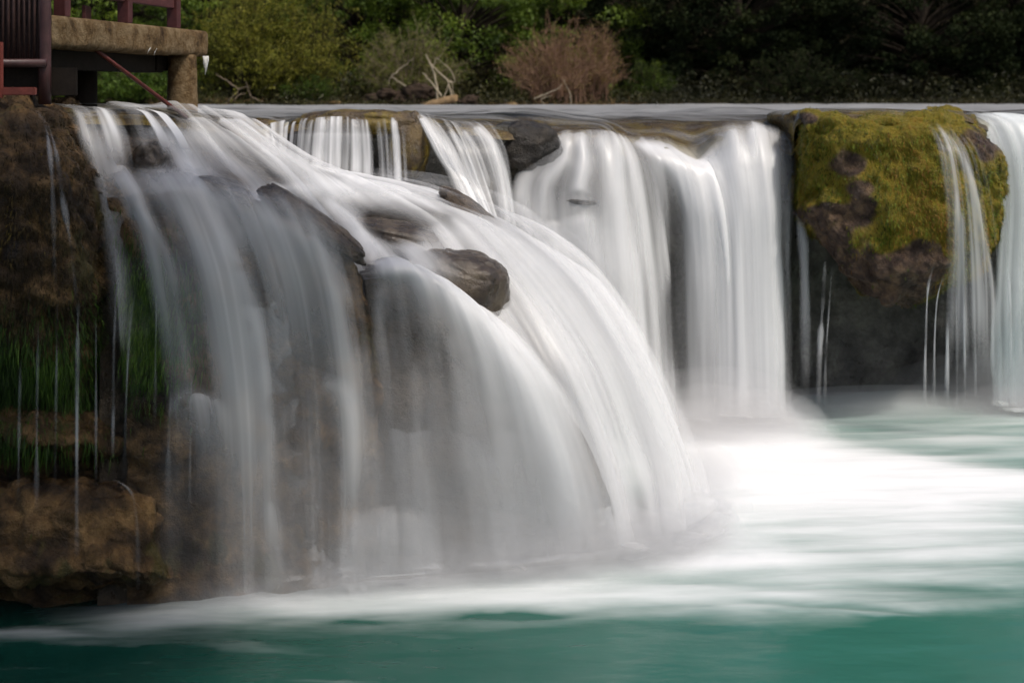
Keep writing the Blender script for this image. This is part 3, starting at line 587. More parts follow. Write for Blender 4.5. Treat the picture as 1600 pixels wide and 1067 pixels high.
for a_ in [(330,938,.0,.55,.22,.16,'mid'),(450,928,.0,.6,.25,.22,'mid'),(570,920,.0,.6,.26,.26,'mid'),(690,912,.0,.6,.26,.28,'mid'),(800,904,.0,.6,.28,.28,'mid'),(900,894,.0,.55,.3,.32,'mid'),(990,880,.0,.5,.32,.36,'thick'),(1040,866,.0,.42,.34,.34,'thick'),
           (1072,846,.0,.40,.40,.36,'thick'),(1092,822,.0,.32,.42,.32,'thick'),(1090,862,.0,.6,.35,.16,'mid'),(1090,800,.0,.40,.5,.4,'mid'),(1080,765,.0,.40,.5,.45,'mid'),(620,915,.1,1.3,.35,.5,'thin'),(950,885,.1,1.1,.45,.65,'thin'),(400,935,.75,.8,.3,.9,'thin'),(620,918,.8,.8,.3,1.0,'thin'),(800,906,.7,.8,.3,.9,'thin')]: puff(mr, *a_)
mr = empty('mist', pool_at(1590, 640), 'faint mist at the foot of the pale fall on the right edge', 'mist')
for a_ in [(1400,640,.0,1.6,.8,.22,'mid'),(1590,645,.0,.6,.4,.3,'thick'),(1680,645,.0,.8,.4,.3,'thick'),(1600,640,.1,.8,.5,.7,'mid'),(1520,625,.1,.9,.5,.4,'thin')]: puff(mr, *a_)

# ================================================================== ROCKS
def boulder(name, px, py, D, rx, ry, rd, mat, label, seed=1, amp=0.16, rot=0.0, sub=None, flat=0.0, cat='rock', cell=0.08, n=(64, 44)):
    """rounded rock centred where pixel px,py lies at distance D; half-sizes in metres"""
    nu, nv = n
    th = np.linspace(0, 2 * math.pi, nu, endpoint=False)[:, None]; ph = np.linspace(0.02, math.pi - .02, nv)[None]
    d = np.stack([np.cos(th) * np.sin(ph), np.sin(th) * np.sin(ph), np.cos(ph) + 0 * th], -1)
    e = np.sign(d) * np.abs(d) ** 0.8
    r = 1 + amp * fbm(d * 1.7 + seed * 5.1, 5, seed)
    d1, d2 = worley(d * 1.6 + seed * 3.3, seed); r = r + cell * (np.clip((d2 - d1) * 2, 0, 1) - .5)
    G = e * r[..., None] * np.array((rx, rd, ry))
    c, s = math.cos(rot), math.sin(rot)
    G = np.stack([G[..., 0] * c - G[..., 2] * s, G[..., 1], G[..., 0] * s + G[..., 2] * c], -1)
    V = G.reshape(-1, 3)
    F = grid_faces(nu, nv, True)
    caps = [V.reshape(nu, nv, 3)[:, 0].mean(0), V.reshape(nu, nv, 3)[:, -1].mean(0)]
    V = np.concatenate([V, caps]); i = np.arange(nu); j = (i + 1) % nu
    T = np.concatenate([np.stack([i * nv, j * nv, np.full(nu, nu * nv)], 1), np.stack([j * nv + nv - 1, i * nv + nv - 1, np.full(nu, nu * nv + 1)], 1)])
    o = link(name, mesh_np(name, V, [F, T]), mat)
    o.location = at(px, py, D)
    return tag(o, label, cat)
def px2m(p, D): return p / FPX * D

boulder('boulder', 716, 446, 13.16, .48, .35, .45, M['boulder'], 'rounded grey-brown boulder standing out of the middle of the cascade', 3, .13, -.15, cell=.06, n=(110, 80))
boulder('rock_ridge', 490, 349, 12.30, .56, .105, .26, M['brownrock'], 'brown slanting rock ridge parting the cascade, left of the grey boulder', 5, .2, -.62)
boulder('rock', 738, 332, 14.62, .42, .10, .25, M['brownrock'], 'dark edge of rock above and behind the grey boulder', 6, .2, -.6)
boulder('rock', 615, 372, 13.72, .56, .17, .35, M['boulder'], 'flat brown rock under thin water left of the grey boulder', 9, .15, -.18)
boulder('rock', 236, 252, 12.4, .17, .17, .2, M['boulder'], 'small greyish purple rock between the upper left rivulets', 11, .2, -.7)
boulder('rock', 348, 297, 12.22, .26, .08, .22, M['boulder'], 'low dark rock at the brink of the left cascade', 12, .2, -.35)
boulder('rock', 905, 314, 16.98, .26, .045, .25, M['hollow'], 'thin dark crescent standing in for the shadow where the white fall splits', 13, .15, -.1)  # dark flattened body modelled where the parting water only leaves a shadow
boulder('rock', 818, 236, 17.22, .50, .36, .35, M['hollow'], 'dark hollow rock between two falls under the far lip', 14, .2, 0)
boulder('rock', 475, 815, 12.0, .15, .24, .2, M['slope'], 'dark rock showing through the veil at the foot of the cascade', 15, .2, .1)
boulder('rock', 600, 895, 12.3, .42, .38, .3, M['slope'], 'rock under the small bright fall at the foot of the cascade', 16, .12, 0)
boulder('rock', 320, 690, 11.85, .27, .35, .22, M['tufa'], 'brown rock under thin water beside the left cliff', 17, .2, 0)
boulder('rock', 1000, 240, 18.6, .26, .14, .25, M['ledge'], 'golden mossy stone on the lip above the main fall', 18, .2, 0)
for (px, py, D, rx, ry, lab, sd) in [(556, 193, 16.42, .72, .16, 'golden moss covered ledge stone with fine strands falling over it', 21), (636, 228, 16.5, .26, .40, 'golden mossy stone right of the stranded curtain', 22),
                                 (400, 200, 16.6, .34, .10, 'low golden stone at the left end of the far lip', 23)]:
    boulder('ledge_stone', px, py, D, rx, ry, .3, M['ledge'], lab, sd, .15)

# ---- left travertine cliff
rowsL = [(152,13.4),(158,12.4),(163,11.7),(185,11.35),(240,11.12),(330,10.98),(430,10.95),(520,11.05),(575,11.3),(630,11.55),(655,11.35),(690,11.3),(715,11.75),(745,11.75),(765,11.3),(800,11.12),(850,11.05),(895,11.0),(915,11.45),(960,11.6),(1010,11.5)]
xsL = [(-420, .15), (-260, .05), (-120, 0), (-20, 0), (40, .06), (72, .2), (92, .42), (106, .8), (112, 1.3)]
rr = []
for (x, back) in xsL:
    col = []
    for i, (y, D) in enumerate(rowsL):
        w = max(0, (y - 560) / 400)                       # lower part reaches further right
        D2 = D + back * (1 - .55 * w)
        x2 = x + (62 * min(1, max(0, (y - 170) / 200)) + 130 * w) * max(0, (x + 20) / 130)
        col.append(at(x2, y if x < 60 else y + 6, D2))
    rr.append(col)
me, HL, NL = rock_loft('left', np.array(rr), 260, 340, M['tufa'], push=0.0, amp=0.15, scale=2.6, seed=31, cell=0.07, cell_scale=4.6)
lc = empty('travertine_cliff', at(40, 985, 11.2), 'dark brown travertine cliff with hanging moss at the left edge', 'cliff')
part('rock_face', me, M['tufa'], lc)

# ---- right mossy rock
rowsR = [(168,1300,1450,18.5),(170,1248,1490,17.7),(179,1231,1520,17.42),(205,1227,1548,17.3),(240,1229,1572,17.25),(300,1233,1583,17.2),(345,1240,1578,17.2),(385,1266,1566,17.25),(420,1290,1550,17.3),(450,1312,1530,17.4),(475,1345,1480,17.55),(492,1385,1435,17.9),(496,1400,1420,18.6)]
nang = 13; rr = []
for k in range(nang):
    a = math.pi * (k / (nang - 1)); col = []
    for (y, xl, xr, D) in rowsR:
        cx, hw = (xl + xr) / 2, (xr - xl) / 2
        ca = math.copysign(abs(math.cos(a)) ** 0.6, math.cos(a)); sa = math.sin(a) ** 0.42
        back = 19.3
        Dk = back + (D - back) * sa
        p = at(cx - hw * ca, y, Dk); col.append(np.array((p[0], Dk, at(0, y, 17.5)[2])))
    rr.append(col)
me, HR, NR = rock_loft('right', np.array(rr), 220, 170, M['mossrock'], push=0.11, amp=0.15, scale=3.0, seed=51, cell=0.06, cell_scale=3.2)
rk = empty('mossy_rock', at(1400, 490, 17.8), 'big overhanging rock covered in golden green moss, right of the main fall', 'rock')
rx_ = 800 + FPX * HR[..., 0] / HR[..., 1]; ry_ = HOR + FPX * (ZC - HR[..., 2]) / HR[..., 1]
bare = np.zeros(rx_.shape)
for (cx, cy, ax, ay, am) in [(1300,335,45,16,1.2),(1330,256,30,20,1.3),(1345,295,24,14,1.2),(1352,318,18,10,1.0),(1290,385,38,45,.75),(1340,430,60,28,.9),(1420,430,50,38,1.1),(1445,395,28,22,1.0),(1260,185,40,12,.7),(1520,215,40,24,.8),(1395,475,60,20,.6),(1545,240,25,20,.5)]:
    bare += am * np.exp(-((rx_ - cx) / ax) ** 2 - ((ry_ - cy) / ay) ** 2)
mask = np.clip(1.12 - 1.35 * bare + .75 * fbm(HR * 3.0, 4, 61), 0, 1)
at_ = me.attributes.new('mossmask', 'FLOAT', 'POINT'); at_.data.foreach_set('value', mask.ravel().astype(np.float32))
part('rock_face', me, M['mossrock'], rk)

# ---- hanging moss: thousands of little tapered strands on a rock face
M['moss'] = foliage_mat('hanging_moss', [(0.0, (0.04, 0.034, 0.004)), (0.25, (0.075, 0.125, 0.007)), (0.48, (0.17, 0.20, 0.012)), (0.7, (0.28, 0.17, 0.02)), (1.0, (0.22, 0.095, 0.016))], 0.25, 0.6)
M['moss_green'] = foliage_mat('green_hanging_moss', [(0, (0.010, 0.022, 0.003)), (0.5, (0.045, 0.095, 0.010)), (1, (0.13, 0.23, 0.025))], 0.25, 0.55)
M['moss_brown'] = foliage_mat('brown_fibrous_moss', [(0, (0.014, 0.009, 0.004)), (0.5, (0.034, 0.022, 0.008)), (0.85, (0.075, 0.05, 0.014)), (1, (0.13, 0.095, 0.02))], 0.15, 0.75)
def strands(P, Nn, length, width, tint, hang=1.0, rng=RNG):
    n = len(P); g = np.array((0, 0, -1.0)); L = (length * rng.uniform(.5, 1.4, n))[:, None]; w = (width * rng.uniform(.6, 1.3, n))[:, None]
    side = np.cross(Nn, g); side = side / (np.linalg.norm(side, axis=1, keepdims=True) + 1e-6); side = side + rng.normal(0, .35, (n, 3)); side /= np.linalg.norm(side, axis=1, keepdims=True)
    dirn = g * hang + rng.normal(0, .16, (n, 3)); out = Nn * L * rng.uniform(.08, .4, (n, 1))
    A = P - Nn * .015; B = P + out + dirn * L * .45; C = P + out * .6 + dirn * L
    V = np.stack([A - side * w, A + side * w, B + side * w * .8, B - side * w * .8, C], 1).reshape(-1, 3)
    i = np.arange(n) * 5
    Q = np.stack([i, i + 1, i + 2, i + 3], 1); T = np.stack([i + 3, i + 2, i + 4], 1)
    return V, [Q, T], np.repeat(tint, 5)
def pick_on(H, N, n, weight, rng=RNG):
    e1 = np.linalg.norm(np.gradient(H, axis=0), axis=-1); e2 = np.linalg.norm(np.gradient(H, axis=1), axis=-1)
    w = (weight * e1 * e2).ravel(); idx = rng.choice(len(w), n, p=w / w.sum())
    j = rng.normal(0, 0.012, (n, 3))
    return H.reshape(-1, 3)[idx] + j, N.reshape(-1, 3)[idx], idx
mossy = mask
P, Nn, idx = pick_on(HR, NR, 34000, mossy ** 2.5 + 0.012)
tn = np.clip(.42 + .9 * fbm(P * np.array((3.2, 3.2, 1.1)), 4, 63) + .22 * RNG.normal(size=len(P)) - .2 * np.clip((P[:, 0] - 4.3) * (5.4 - P[:, 0]), 0, .5), 0, 1)
V, F, t = strands(P, Nn, .042, .005, tn)
tag(part('moss', mesh_np('moss', V, F, {'tint': t}), M['moss'], rk, False), kind='stuff')
zt = HL[..., 2]
wg = np.exp(-((zt - 1.85) / .38) ** 2) * np.clip(fbm(HL * 2, 3, 66) + .65, 0, 1)
P, Nn, idx = pick_on(HL, NL, 16000, wg)
V, F, t = strands(P, Nn, .12, .0035, np.clip(.45 + .3 * fbm(P * 3, 2, 67) + .2 * RNG.normal(size=len(P)), 0, 1))
tag(part('hanging_moss', mesh_np('moss', V, F, {'tint': t}), M['moss_green'], lc, False), 'green hanging moss under the overhang', kind='stuff')
hH, hN = ROCKS[14]; hx = 800 + FPX * hH[..., 0] / hH[..., 1]; hy = HOR + FPX * (ZC - hH[..., 2]) / hH[..., 1]
P, Nn, idx = pick_on(hH, hN, 6000, np.exp(-((hx - 215) / 60) ** 2 - ((hy - 500) / 75) ** 2))
V, F, t = strands(P, Nn, .11, .0035, np.clip(.45 + .3 * fbm(P * 3, 2, 67) + .2 * RNG.normal(size=len(P)), 0, 1))
tag(part('hanging_moss', mesh_np('moss', V, F, {'tint': t}), M['moss_green'], lc, False), 'green hanging moss behind the veil right of the cliff', kind='stuff')
wb = np.clip((zt - 2.0) / .4, 0, 1) * np.clip(fbm(HL * 1.6, 3, 68) + .7, 0.05, 1)
P, Nn, idx = pick_on(HL, NL, 34000, wb)
V, F, t = strands(P, Nn, .055, .005, np.clip(.4 + .5 * fbm(P * 2.5, 3, 69) + .22 * RNG.normal(size=len(P)), 0, 1))
tag(part('fibrous_moss', mesh_np('moss', V, F, {'tint': t}), M['moss_brown'], lc, False), 'brown fibrous moss on the upper face', kind='stuff')

# ================================================================== TRICKLES (thin separate threads of water)
def trickle(pts, w0, w1, dens, parent, seed):
    P = crom(np.array([at(*p) for p in pts]), 60, 0); t = np.linspace(0, 1, 60)
    w = (w0 + (w1 - w0) * t) * (1 + .45 * vnoise(np.stack([t * 7, t * 0 + seed, t * 0], -1), seed))
    rows = []
    for s in np.linspace(-1, 1, 9):
        rows.append(P + np.stack([s * w, -0.5 * w * (1 - s * s), np.zeros(60)], 1))
    G = np.array(rows); f = flow_uv(G) + np.array((seed * 1.7, seed, 0))
    prof = (1 - np.abs(np.linspace(-1, 1, 9)) ** 2)[:, None] * dens * np.clip(np.minimum(t / .25, (1 - t) / .3), 0, 1)[None]
    prof = prof * np.clip(.75 + .75 * vnoise(np.stack([t * 5, t * 0 + 9, t * 0 + seed], -1), seed + 2), .12, 1.3)[None]
    part('strand', mesh_np('strand', G.reshape(-1, 3), grid_faces(9, 60), {'cover': np.clip(prof, 0, .95).ravel()}), M['water'], parent)
tl = empty('trickle_veil', at(130, 960, 11), 'thin separate trickles running down the left brown cliff', 'waterfall')
for k, (pts, w0, w1, dn) in enumerate([
    ([(58,172,11.3),(72,200,11.1),(80,260,10.85),(84,350,10.75),(86,460,10.72)], .018, .03, .55),
    ([(74,190,11.2),(88,240,10.95),(98,310,10.8),(110,380,10.76),(120,470,10.75)], .012, .035, .4),
    ([(122,470,10.85),(121,560,10.9),(120,700,10.92),(120,870,10.92)], .016, .022, .75),
    ([(150,480,11),(150,560,11.1),(150,640,11.1),(150,760,11.1)], .008, .014, .5),
    ([(182,440,11.3),(178,540,11.28),(177,640,11.28),(176,720,11.25)], .012, .016, .6),
    ([(214,440,11.4),(204,500,11.36),(198,600,11.35),(194,750,11.3)], .012, .018, .7),
    ([(60,500,10.85),(58,620,10.9),(57,800,10.9)], .01, .02, .4),
    ([(32,560,10.95),(30,660,11),(28,800,11)], .01, .016, .3),
    ([(90,470,10.85),(88,600,10.95),(86,760,10.95)], .008, .014, .35),
    ([(245,440,11.5),(243,560,11.48),(242,660,11.46)], .01, .016, .5),
    ([(268,600,11.5),(264,680,11.48),(262,790,11.46)], .012, .03, .5),
    ([(300,500,11.55),(298,640,11.52),(296,800,11.5)], .008, .014, .4),
    ([(150,748,11.05),(180,750,11.0),(205,770,11),(214,820,11),(216,930,11)], .012, .02, .4)]):
    trickle(pts, w0 * .9, w1 * .9, dn * .45, tl, 3 + k)
waterfall('waterfall', [[(1440,186,17.4,.0),(1458,235,17.02,.12),(1470,320,16.93,.15),(1470,400,16.93,.17),(1460,480,16.97,.14),(1456,620,17.02,.05)],
    [(1472,186,17.5,.0),(1500,238,17.05,.16),(1515,320,16.95,.18),(1522,400,16.95,.2),(1526,480,16.97,.18),(1526,620,17.02,.05)],
    [(1500,190,17.7,.0),(1532,240,17.3,.06),(1552,320,17.15,.08),(1562,400,17.12,.12),(1566,480,17.1,.15),(1566,620,17.1,.08)]],
    'thin transparent veil sliding over the right half of the mossy rock', nu=120, nv=80, layers=((0.05, 1.0),), ridge=.03, edge=(.25, .25), top=.15, bottom=.2, seed=25, fine=1.0, contrast=.35,
    braids=[([(1465,195),(1492,235),(1516,300),(1532,380),(1548,480),(1556,600)], 6, .3), ([(1448,190),(1462,230),(1474,300),(1478,390)], 5, .25), ([(1490,300),(1488,400),(1484,470),(1480,620)], 5, .4), ([(1500,330),(1502,420),(1506,620)], 4, .35)])
tr_ = empty('trickle_veil', at(1500, 600, 17.1), 'fine parallel trickles hanging off the right side of the mossy rock', 'waterfall')
for k, (pts, w0, w1, dn) in enumerate([
    ([(1462,405,17.02),(1450,450,17.0),(1446,540,17.02),(1444,640,17.05)], .015, .03, .7),
    ([(1474,430,17.0),(1464,470,17.0),(1460,540,17.02),(1459,645,17.05)], .012, .02, .55),
    ([(1486,395,17.0),(1481,470,17.0),(1480,560,17.02),(1479,630,17.05)], .02, .035, .8),
    ([(1495,420,17.0),(1494,470,17.0),(1495,560,17.02),(1495,650,17.05)], .014, .025, .65),
    ([(1504,440,17.0),(1506,480,17.0),(1507,560,17.02),(1508,640,17.05)], .012, .02, .7),
    ([(1518,400,17.02),(1522,470,17.0),(1524,560,17.02),(1524,640,17.05)], .012, .02, .4),
    ([(1575,420,17.1),(1578,480,17.1),(1580,600,17.1)], .02, .05, .5),
    ([(1590,400,17.3),(1592,480,17.3),(1594,600,17.3)], .03, .07, .5)]):
    trickle(pts, w0 * .8, w1 * .9, dn * .7, tr_, 31 + k)
tq = empty('trickle_veil', at(1285, 640, 17.6), 'thin pale trickles in the dark gap between main fall and mossy rock', 'waterfall')
for k, (pts, w0, w1, dn) in enumerate([
    ([(1289,405,17.4),(1285,480,17.5),(1281,540,17.56),(1278,640,17.56)], .02, .045, .6),
    ([(1300,415,17.4),(1294,500,17.5),(1290,560,17.56),(1288,640,17.56)], .008, .03, .5),
    ([(1240,330,18.0),(1250,345,17.9),(1256,400,17.85),(1258,520,17.85),(1258,640,17.85)], .05, .07, .45)]):
    trickle(pts, w0, w1, dn * .6, tq, 51 + k)
# small falls at the foot of the cascade
waterfall('waterfall', [[(498,815,12.0,.2),(505,822,11.85,.6),(508,860,11.78,.55),(508,918,11.75,.5)],[(560,800,12.1,.3),(562,808,11.9,.85),(560,850,11.8,.75),(560,917,11.77,.65)],
    [(630,795,12.1,.3),(635,803,11.95,.85),(640,850,11.85,.7),(642,914,11.82,.6)],[(665,805,12.2,.2),(685,830,12.0,.6),(702,870,11.92,.5),(712,910,11.9,.4)]],
    'small bright fall over a rounded rock at the foot of the cascade', nu=90, nv=50, layers=((0.0, .42), (.06, .22)), ridge=.05, edge=(.45, .5), seed=9, top=.45, flare=True, fine=.2, contrast=.4)
waterfall('waterfall', [[(268,628,11.75,.2),(270,650,11.6,.5),(266,700,11.56,.35),(262,800,11.55,.1)],[(300,612,11.7,.3),(305,622,11.55,.55),(315,690,11.5,.35),(320,800,11.5,.15)],[(340,615,11.75,.2),(365,640,11.6,.5),(385,720,11.55,.4),(395,850,11.55,.25)]],
    'faint veil arching over the brown rock left of the cascade foot', nu=70, nv=50, layers=((0.0, .7),), edge=(.3, .3), seed=10, top=.25, contrast=.6)
waterfall('waterfall', [[(495,600,11.95,.3),(500,606,11.85,.6),(505,660,11.8,.5),(508,780,11.8,.3)],[(525,596,11.95,.4),(530,604,11.82,.8),(545,660,11.77,.6),(552,790,11.76,.4)],[(545,612,11.95,.2),(560,640,11.84,.5),(568,700,11.8,.4),(572,790,11.8,.3)]],
    'narrow grey plume bulging out halfway down the left cascade', nu=50, nv=50, layers=((0.0, .6),), edge=(.35, .4), seed=11, top=.3, contrast=.6)

waterfall('waterfall', [[(590,384,13.3,.3),(622,400,12.95,.45),(640,418,12.75,.5),(648,440,12.6,.4)],[(618,374,13.35,.3),(655,388,12.95,.4),(682,412,12.72,.4),(696,446,12.58,.4)],[(650,372,13.4,.1),(692,386,13.0,.25),(722,412,12.76,.25),(738,460,12.62,.25)]],
    'thin veil running over the left shoulder of the grey-brown boulder', nu=60, nv=40, layers=((0.0, 1.0),), edge=(.3, .4), seed=27, top=.3, bottom=.3, contrast=.35)

# ================================================================== DECK at the upper left
def box(name, c, size, mat, parent, rotz=0.0, bevel=0.006, tilt=None):
    import bmesh
    bm = bmesh.new(); bmesh.ops.create_cube(bm, size=1.0)
    for v in bm.verts: v.co = Vector((v.co.x * size[0], v.co.y * size[1], v.co.z * size[2]))
    if bevel: bmesh.ops.bevel(bm, geom=list(bm.edges), offset=bevel, segments=2, affect='EDGES')
    me = bpy.data.meshes.new(name); bm.to_mesh(me); bm.free()
    o = link(name, me, mat, parent, False); o.location = Vector(c) - root_loc(parent); o.rotation_euler = (0, 0, rotz)
    return o
def tube(name, pts, rad, mat, parent, n=12, jitter=0.0, seed=0):
    P = np.array(pts, float); rad = np.broadcast_to(np.asarray(rad, float), (len(P),)); T = np.gradient(P, axis=0); T /= np.linalg.norm(T, axis=1, keepdims=True) + 1e-9
    ref = np.where(np.abs(T[:, 2:3]) > .9, np.array([[1., 0, 0]]), np.array([[0, 0, 1.]])); A = np.cross(T, ref); A /= np.linalg.norm(A, axis=1, keepdims=True); B = np.cross(T, A)
    th = np.linspace(0, 2 * math.pi, n, endpoint=False)[:, None, None]
    R = rad[None, :, None] * (1 + jitter * vnoise(np.stack([np.cos(th[..., 0]) * 1.5 + 0 * rad, np.sin(th[..., 0]) * 1.5 + 0 * rad, np.linspace(0, 6, len(P))[None] + 0 * th[..., 0]], -1), seed)[..., None] if jitter else 1)
    G = P[None] + (np.cos(th) * A[None] + np.sin(th) * B[None]) * R
    V = G.reshape(-1, 3); k = len(P); F = grid_faces(n, k, True)
    V = np.concatenate([V, P[:1], P[-1:]]); i = np.arange(n); j = (i + 1) % n
    T1 = np.concatenate([np.stack([i * k, j * k, np.full(n, n * k)], 1), np.stack([j * k + k - 1, i * k + k - 1, np.full(n, n * k + 1)], 1)])
    return part(name, mesh_np(name, V, [F, T1]), mat, parent)
M['concrete'] = rock_mat('stained_concrete', [(0, (0.06, 0.036, 0.018)), (0.4, (0.20, 0.13, 0.062)), (1, (0.36, 0.27, 0.16))], 5.0, (0.7, 0.95), 1.0, wet=0.15)
M['redwood'] = simple('dark_red_paint', (0.095, 0.03, 0.029), 0.5, 0.35, .4, 10)
M['redpipe'] = simple('red_pipe_paint', (0.12, 0.022, 0.015), 0.45, 0.4, .5, 12)
M['orange'] = simple('orange_red_paint', (0.22, 0.055, 0.04), 0.5, .4, .3, 8)
M['darkpost'] = simple('dark_purple_brown_paint', (0.075, 0.032, 0.032), 0.4, .45, .4, 9)
M['slat'] = simple('dark_slat_wood', (0.055, 0.026, 0.022), 0.5, .4, .5, 20)
M['white'] = simple('white_mineral_crust', (0.75, 0.75, 0.72), 0.8, .2, .1, 10)
M['darkbeam'] = simple('near_black_brown', (0.022, 0.016, 0.012), .8, .2, .4, 6)  # near-black brown for the beams, rear columns and fence kick board
eA = np.array((-3.94, 12.0)); eB = np.array((-3.30, 15.25))     # top edge of the slab in plan
ang = math.atan2(eB[1] - eA[1], eB[0] - eA[0]); L = np.linalg.norm(eB - eA); ev = (eB - eA) / L; nv_ = np.array((-ev[1], ev[0]))   # nv_ points left
plat = empty('viewing_platform', (-3.6, 14.6, 3.95), 'concrete platform slab on a round column above the river, upper left', 'platform')
def ep(s, back, z): p = eA + ev * s + nv_ * back; return np.array((p[0], p[1], z))
# slab as a worn loft: rough front edge
ns = 90; prof = [(3.0, 4.60), (.10, 4.585), (.015, 4.60), (0, 4.63), (0, 4.72), (0, 4.82), (.012, 4.858), (.05, 4.87), (3.0, 4.87)]
fine = crom(np.array(prof), 40, 0); fine = np.concatenate([np.array(prof)[:1], np.array([[.6, 4.59]]), np.array([[.10,4.585],[.05,4.588],[.02,4.60],[.004,4.62],[0,4.65],[0,4.68],[0,4.71],[0,4.74],[0,4.77],[0,4.80],[.003,4.83],[.012,4.852],[.03,4.865],[.08,4.87],[.6,4.87],[3.0,4.87]])])
G = np.array([[ep(s, bk, z) for (bk, z) in fine] for s in np.linspace(0.03, L, ns)])
nz_ = fbm(G * np.array((5, 5, 5)), 4, 71); G[..., 0] += .02 * nz_; G[..., 2] += .012 * fbm(G * 4, 3, 72) * (fine[None, :, 1] < 4.7)
end = G[-1]; Vv = np.concatenate([G.reshape(-1, 3), end.mean(0)[None] * 0 + ep(L, 1.5, 4.73)]); nf = fine.shape[0]
b0 = (ns - 1) * nf; T = np.array([[b0 + i, b0 + i + 1, ns * nf] for i in range(nf - 1)])
part('slab', mesh_np('slab', Vv, [grid_faces(ns, nf), T]), M['concrete'], plat)
box('beam', ep(L - .45, 1.5, 4.51), (.3, 2.4, .16), M['darkbeam'], plat, ang)
box('beam', ep(1.4, .45, 4.50), (3.0, .25, .18), M['darkbeam'], plat, ang)
zz = np.linspace(3.6, 4.6, 14); c = ep(L - .34, .14, 0) + np.array((.0, 0, 0)); tube('column', [(c[0], c[1], z) for z in zz], np.linspace(.165, .15, 14), M['concrete'], plat, 28, .05, 5)
c = ep(L - 1.0, .95, 0); tube('column', [(c[0] - .0, c[1], z) for z in zz], .16, M['darkbeam'], plat, 20, .05, 6)
c = ep(.6, 1.6, 0); tube('column', [(c[0], c[1], z) for z in zz], .16, M['darkbeam'], plat, 20, .05, 7)
p1 = at(133, 66, 12.9); p2 = at(264, 164, 13.9); p3 = at(292, 184, 14.1)
tag(tube('brace_pipe', [p1, (p1 + p2) / 2, p2, p3], .02, M['redpipe'], plat, 12), 'red diagonal pipe running down into the river')
for k, (dx, ln) in enumerate(((0, .20), (-.012, .13), (.012, .17), (.022, .10), (-.02, .09))):
    q = at(321, 88, 15.1) + np.array((dx, 0, 0)); tube('crust_drip', [q, q - np.array((-.004, 0, ln * .5)), q - np.array((0.003, 0, ln))], [.012, .010, .003], M['white'], plat, 6)
for (x, y, ln) in ((232, 75, .06), (242, 76, .07), (175, 74, .05)):
    q = at(x, y, 13.7) + np.array((.02, 0, 0)); tube('crust_drip', [q, q + np.array((-.02, 0, -ln * .5)), q + np.array((-.03, 0, -ln))], [.004, .005, .002], M['white'], plat, 5)
# railing on the slab
rl = empty('railing', ep(1.5, .1, 4.87), 'dark red wooden railing standing on the concrete platform', 'railing')
for s in (.42, 1.62, 2.72): box('post', ep(s, .12, 5.40), (.11, .11, 1.06), M['redwood'], rl, ang)
box('rail', ep(2.18, .12, 5.12), (.98, .06, .09), M['redwood'], rl, ang); box('rail', ep(1.02, .12, 5.12), (1.08, .06, .09), M['redwood'], rl, ang)
box('rail', ep(1.5, .12, 5.96), (2.9, .09, .07), M['redwood'], rl, ang)
for s in np.arange(.6, 2.65, .13):
    if abs(s - 1.62) > .08: box('baluster', ep(s, .12, 5.545), (.035, .035, .75), M['redwood'], rl, ang, .004)
box('kick_board', ep(1.05, .22, 4.94), (.30, .03, .13), M['redwood'], rl, ang + .3)
# slatted screen fence, nearest
sf = empty('screen_fence', at(40, 155, 11.75), 'dark screen fence of close upright slats with round post at upper left', 'fence')
pp = at(70, 0, 11.85); tube('post', [(pp[0], pp[1], z) for z in (4.10, 4.4, 4.9, 5.5)], .052, M['darkpost'], sf, 20)
q1 = at(-300, 99, 11.75); q2 = at(72, 99, 11.78); tube('rail', [q1, (q1 + q2) / 2, q2], .036, M['darkpost'], sf, 16)
for k in range(34):
    x = 62 - k * 8.2; q = at(x, 99, 11.82); tube('slat', [(q[0] + random.uniform(-.004, .004), q[1], 4.44), (q[0], q[1], 4.9), (q[0] + random.uniform(-.006, .006), q[1], 5.5)], random.uniform(.011, .016), M['slat'], sf, 7)
box('kick_board', at(10, 128, 11.95), (1.2, .03, .24), M['darkbeam'], sf)
q = at(-110, 99, 11.93); box('backing_board', (q[0], q[1], 5.0), (1.86, .02, 1.1), M['slat'], sf)
fr = empty('painted_frame', at(10, 158, 11.6), 'orange red painted metal frame low at the left edge under the fence', 'frame')
box('post', at(-3, 110, 11.5), (.07, .06, .46), M['orange'], fr); box('rail', at(16, 143, 11.52), (.42, .06, .065), M['orange'], fr)

# ================================================================== FAR BANK
bank = []
for x in np.linspace(-22, 24, 60):
    y0 = 30.5 + .8 * math.sin(x * .35) + (2.2 if x > 3 else 0) * min(1, max(0, (x - 3) / 4))
    bank.append([(x, y0, 3.6), (x, y0 + .3, 3.93), (x, y0 + 1.2, 3.98), (x, y0 + 4, 4.08), (x, y0 + 9, 4.4), (x, y0 + 16, 7.5), (x, y0 + 26, 15.0), (x, y0 + 40, 30.0)])
G, _ = loft(np.array(bank), np.zeros((60, 8)), 150, 90); G[..., 2] += .07 * fbm(G * 1.3, 4, 81) + .3 * fbm(G * .35, 3, 82) * np.clip((G[..., 1] - 36) / 6, 0, 1)
tag(link('river_bank', mesh_np('river_bank', G.reshape(-1, 3), grid_faces(150, 90)), M['bank']), kind='structure')
me = mesh_np('hillside', (G + np.array((0, 2.5, -0.1)))[:, 52:].reshape(-1, 3), grid_faces(150, 38)); tag(link('hillside', me, M['hill']), kind='structure')

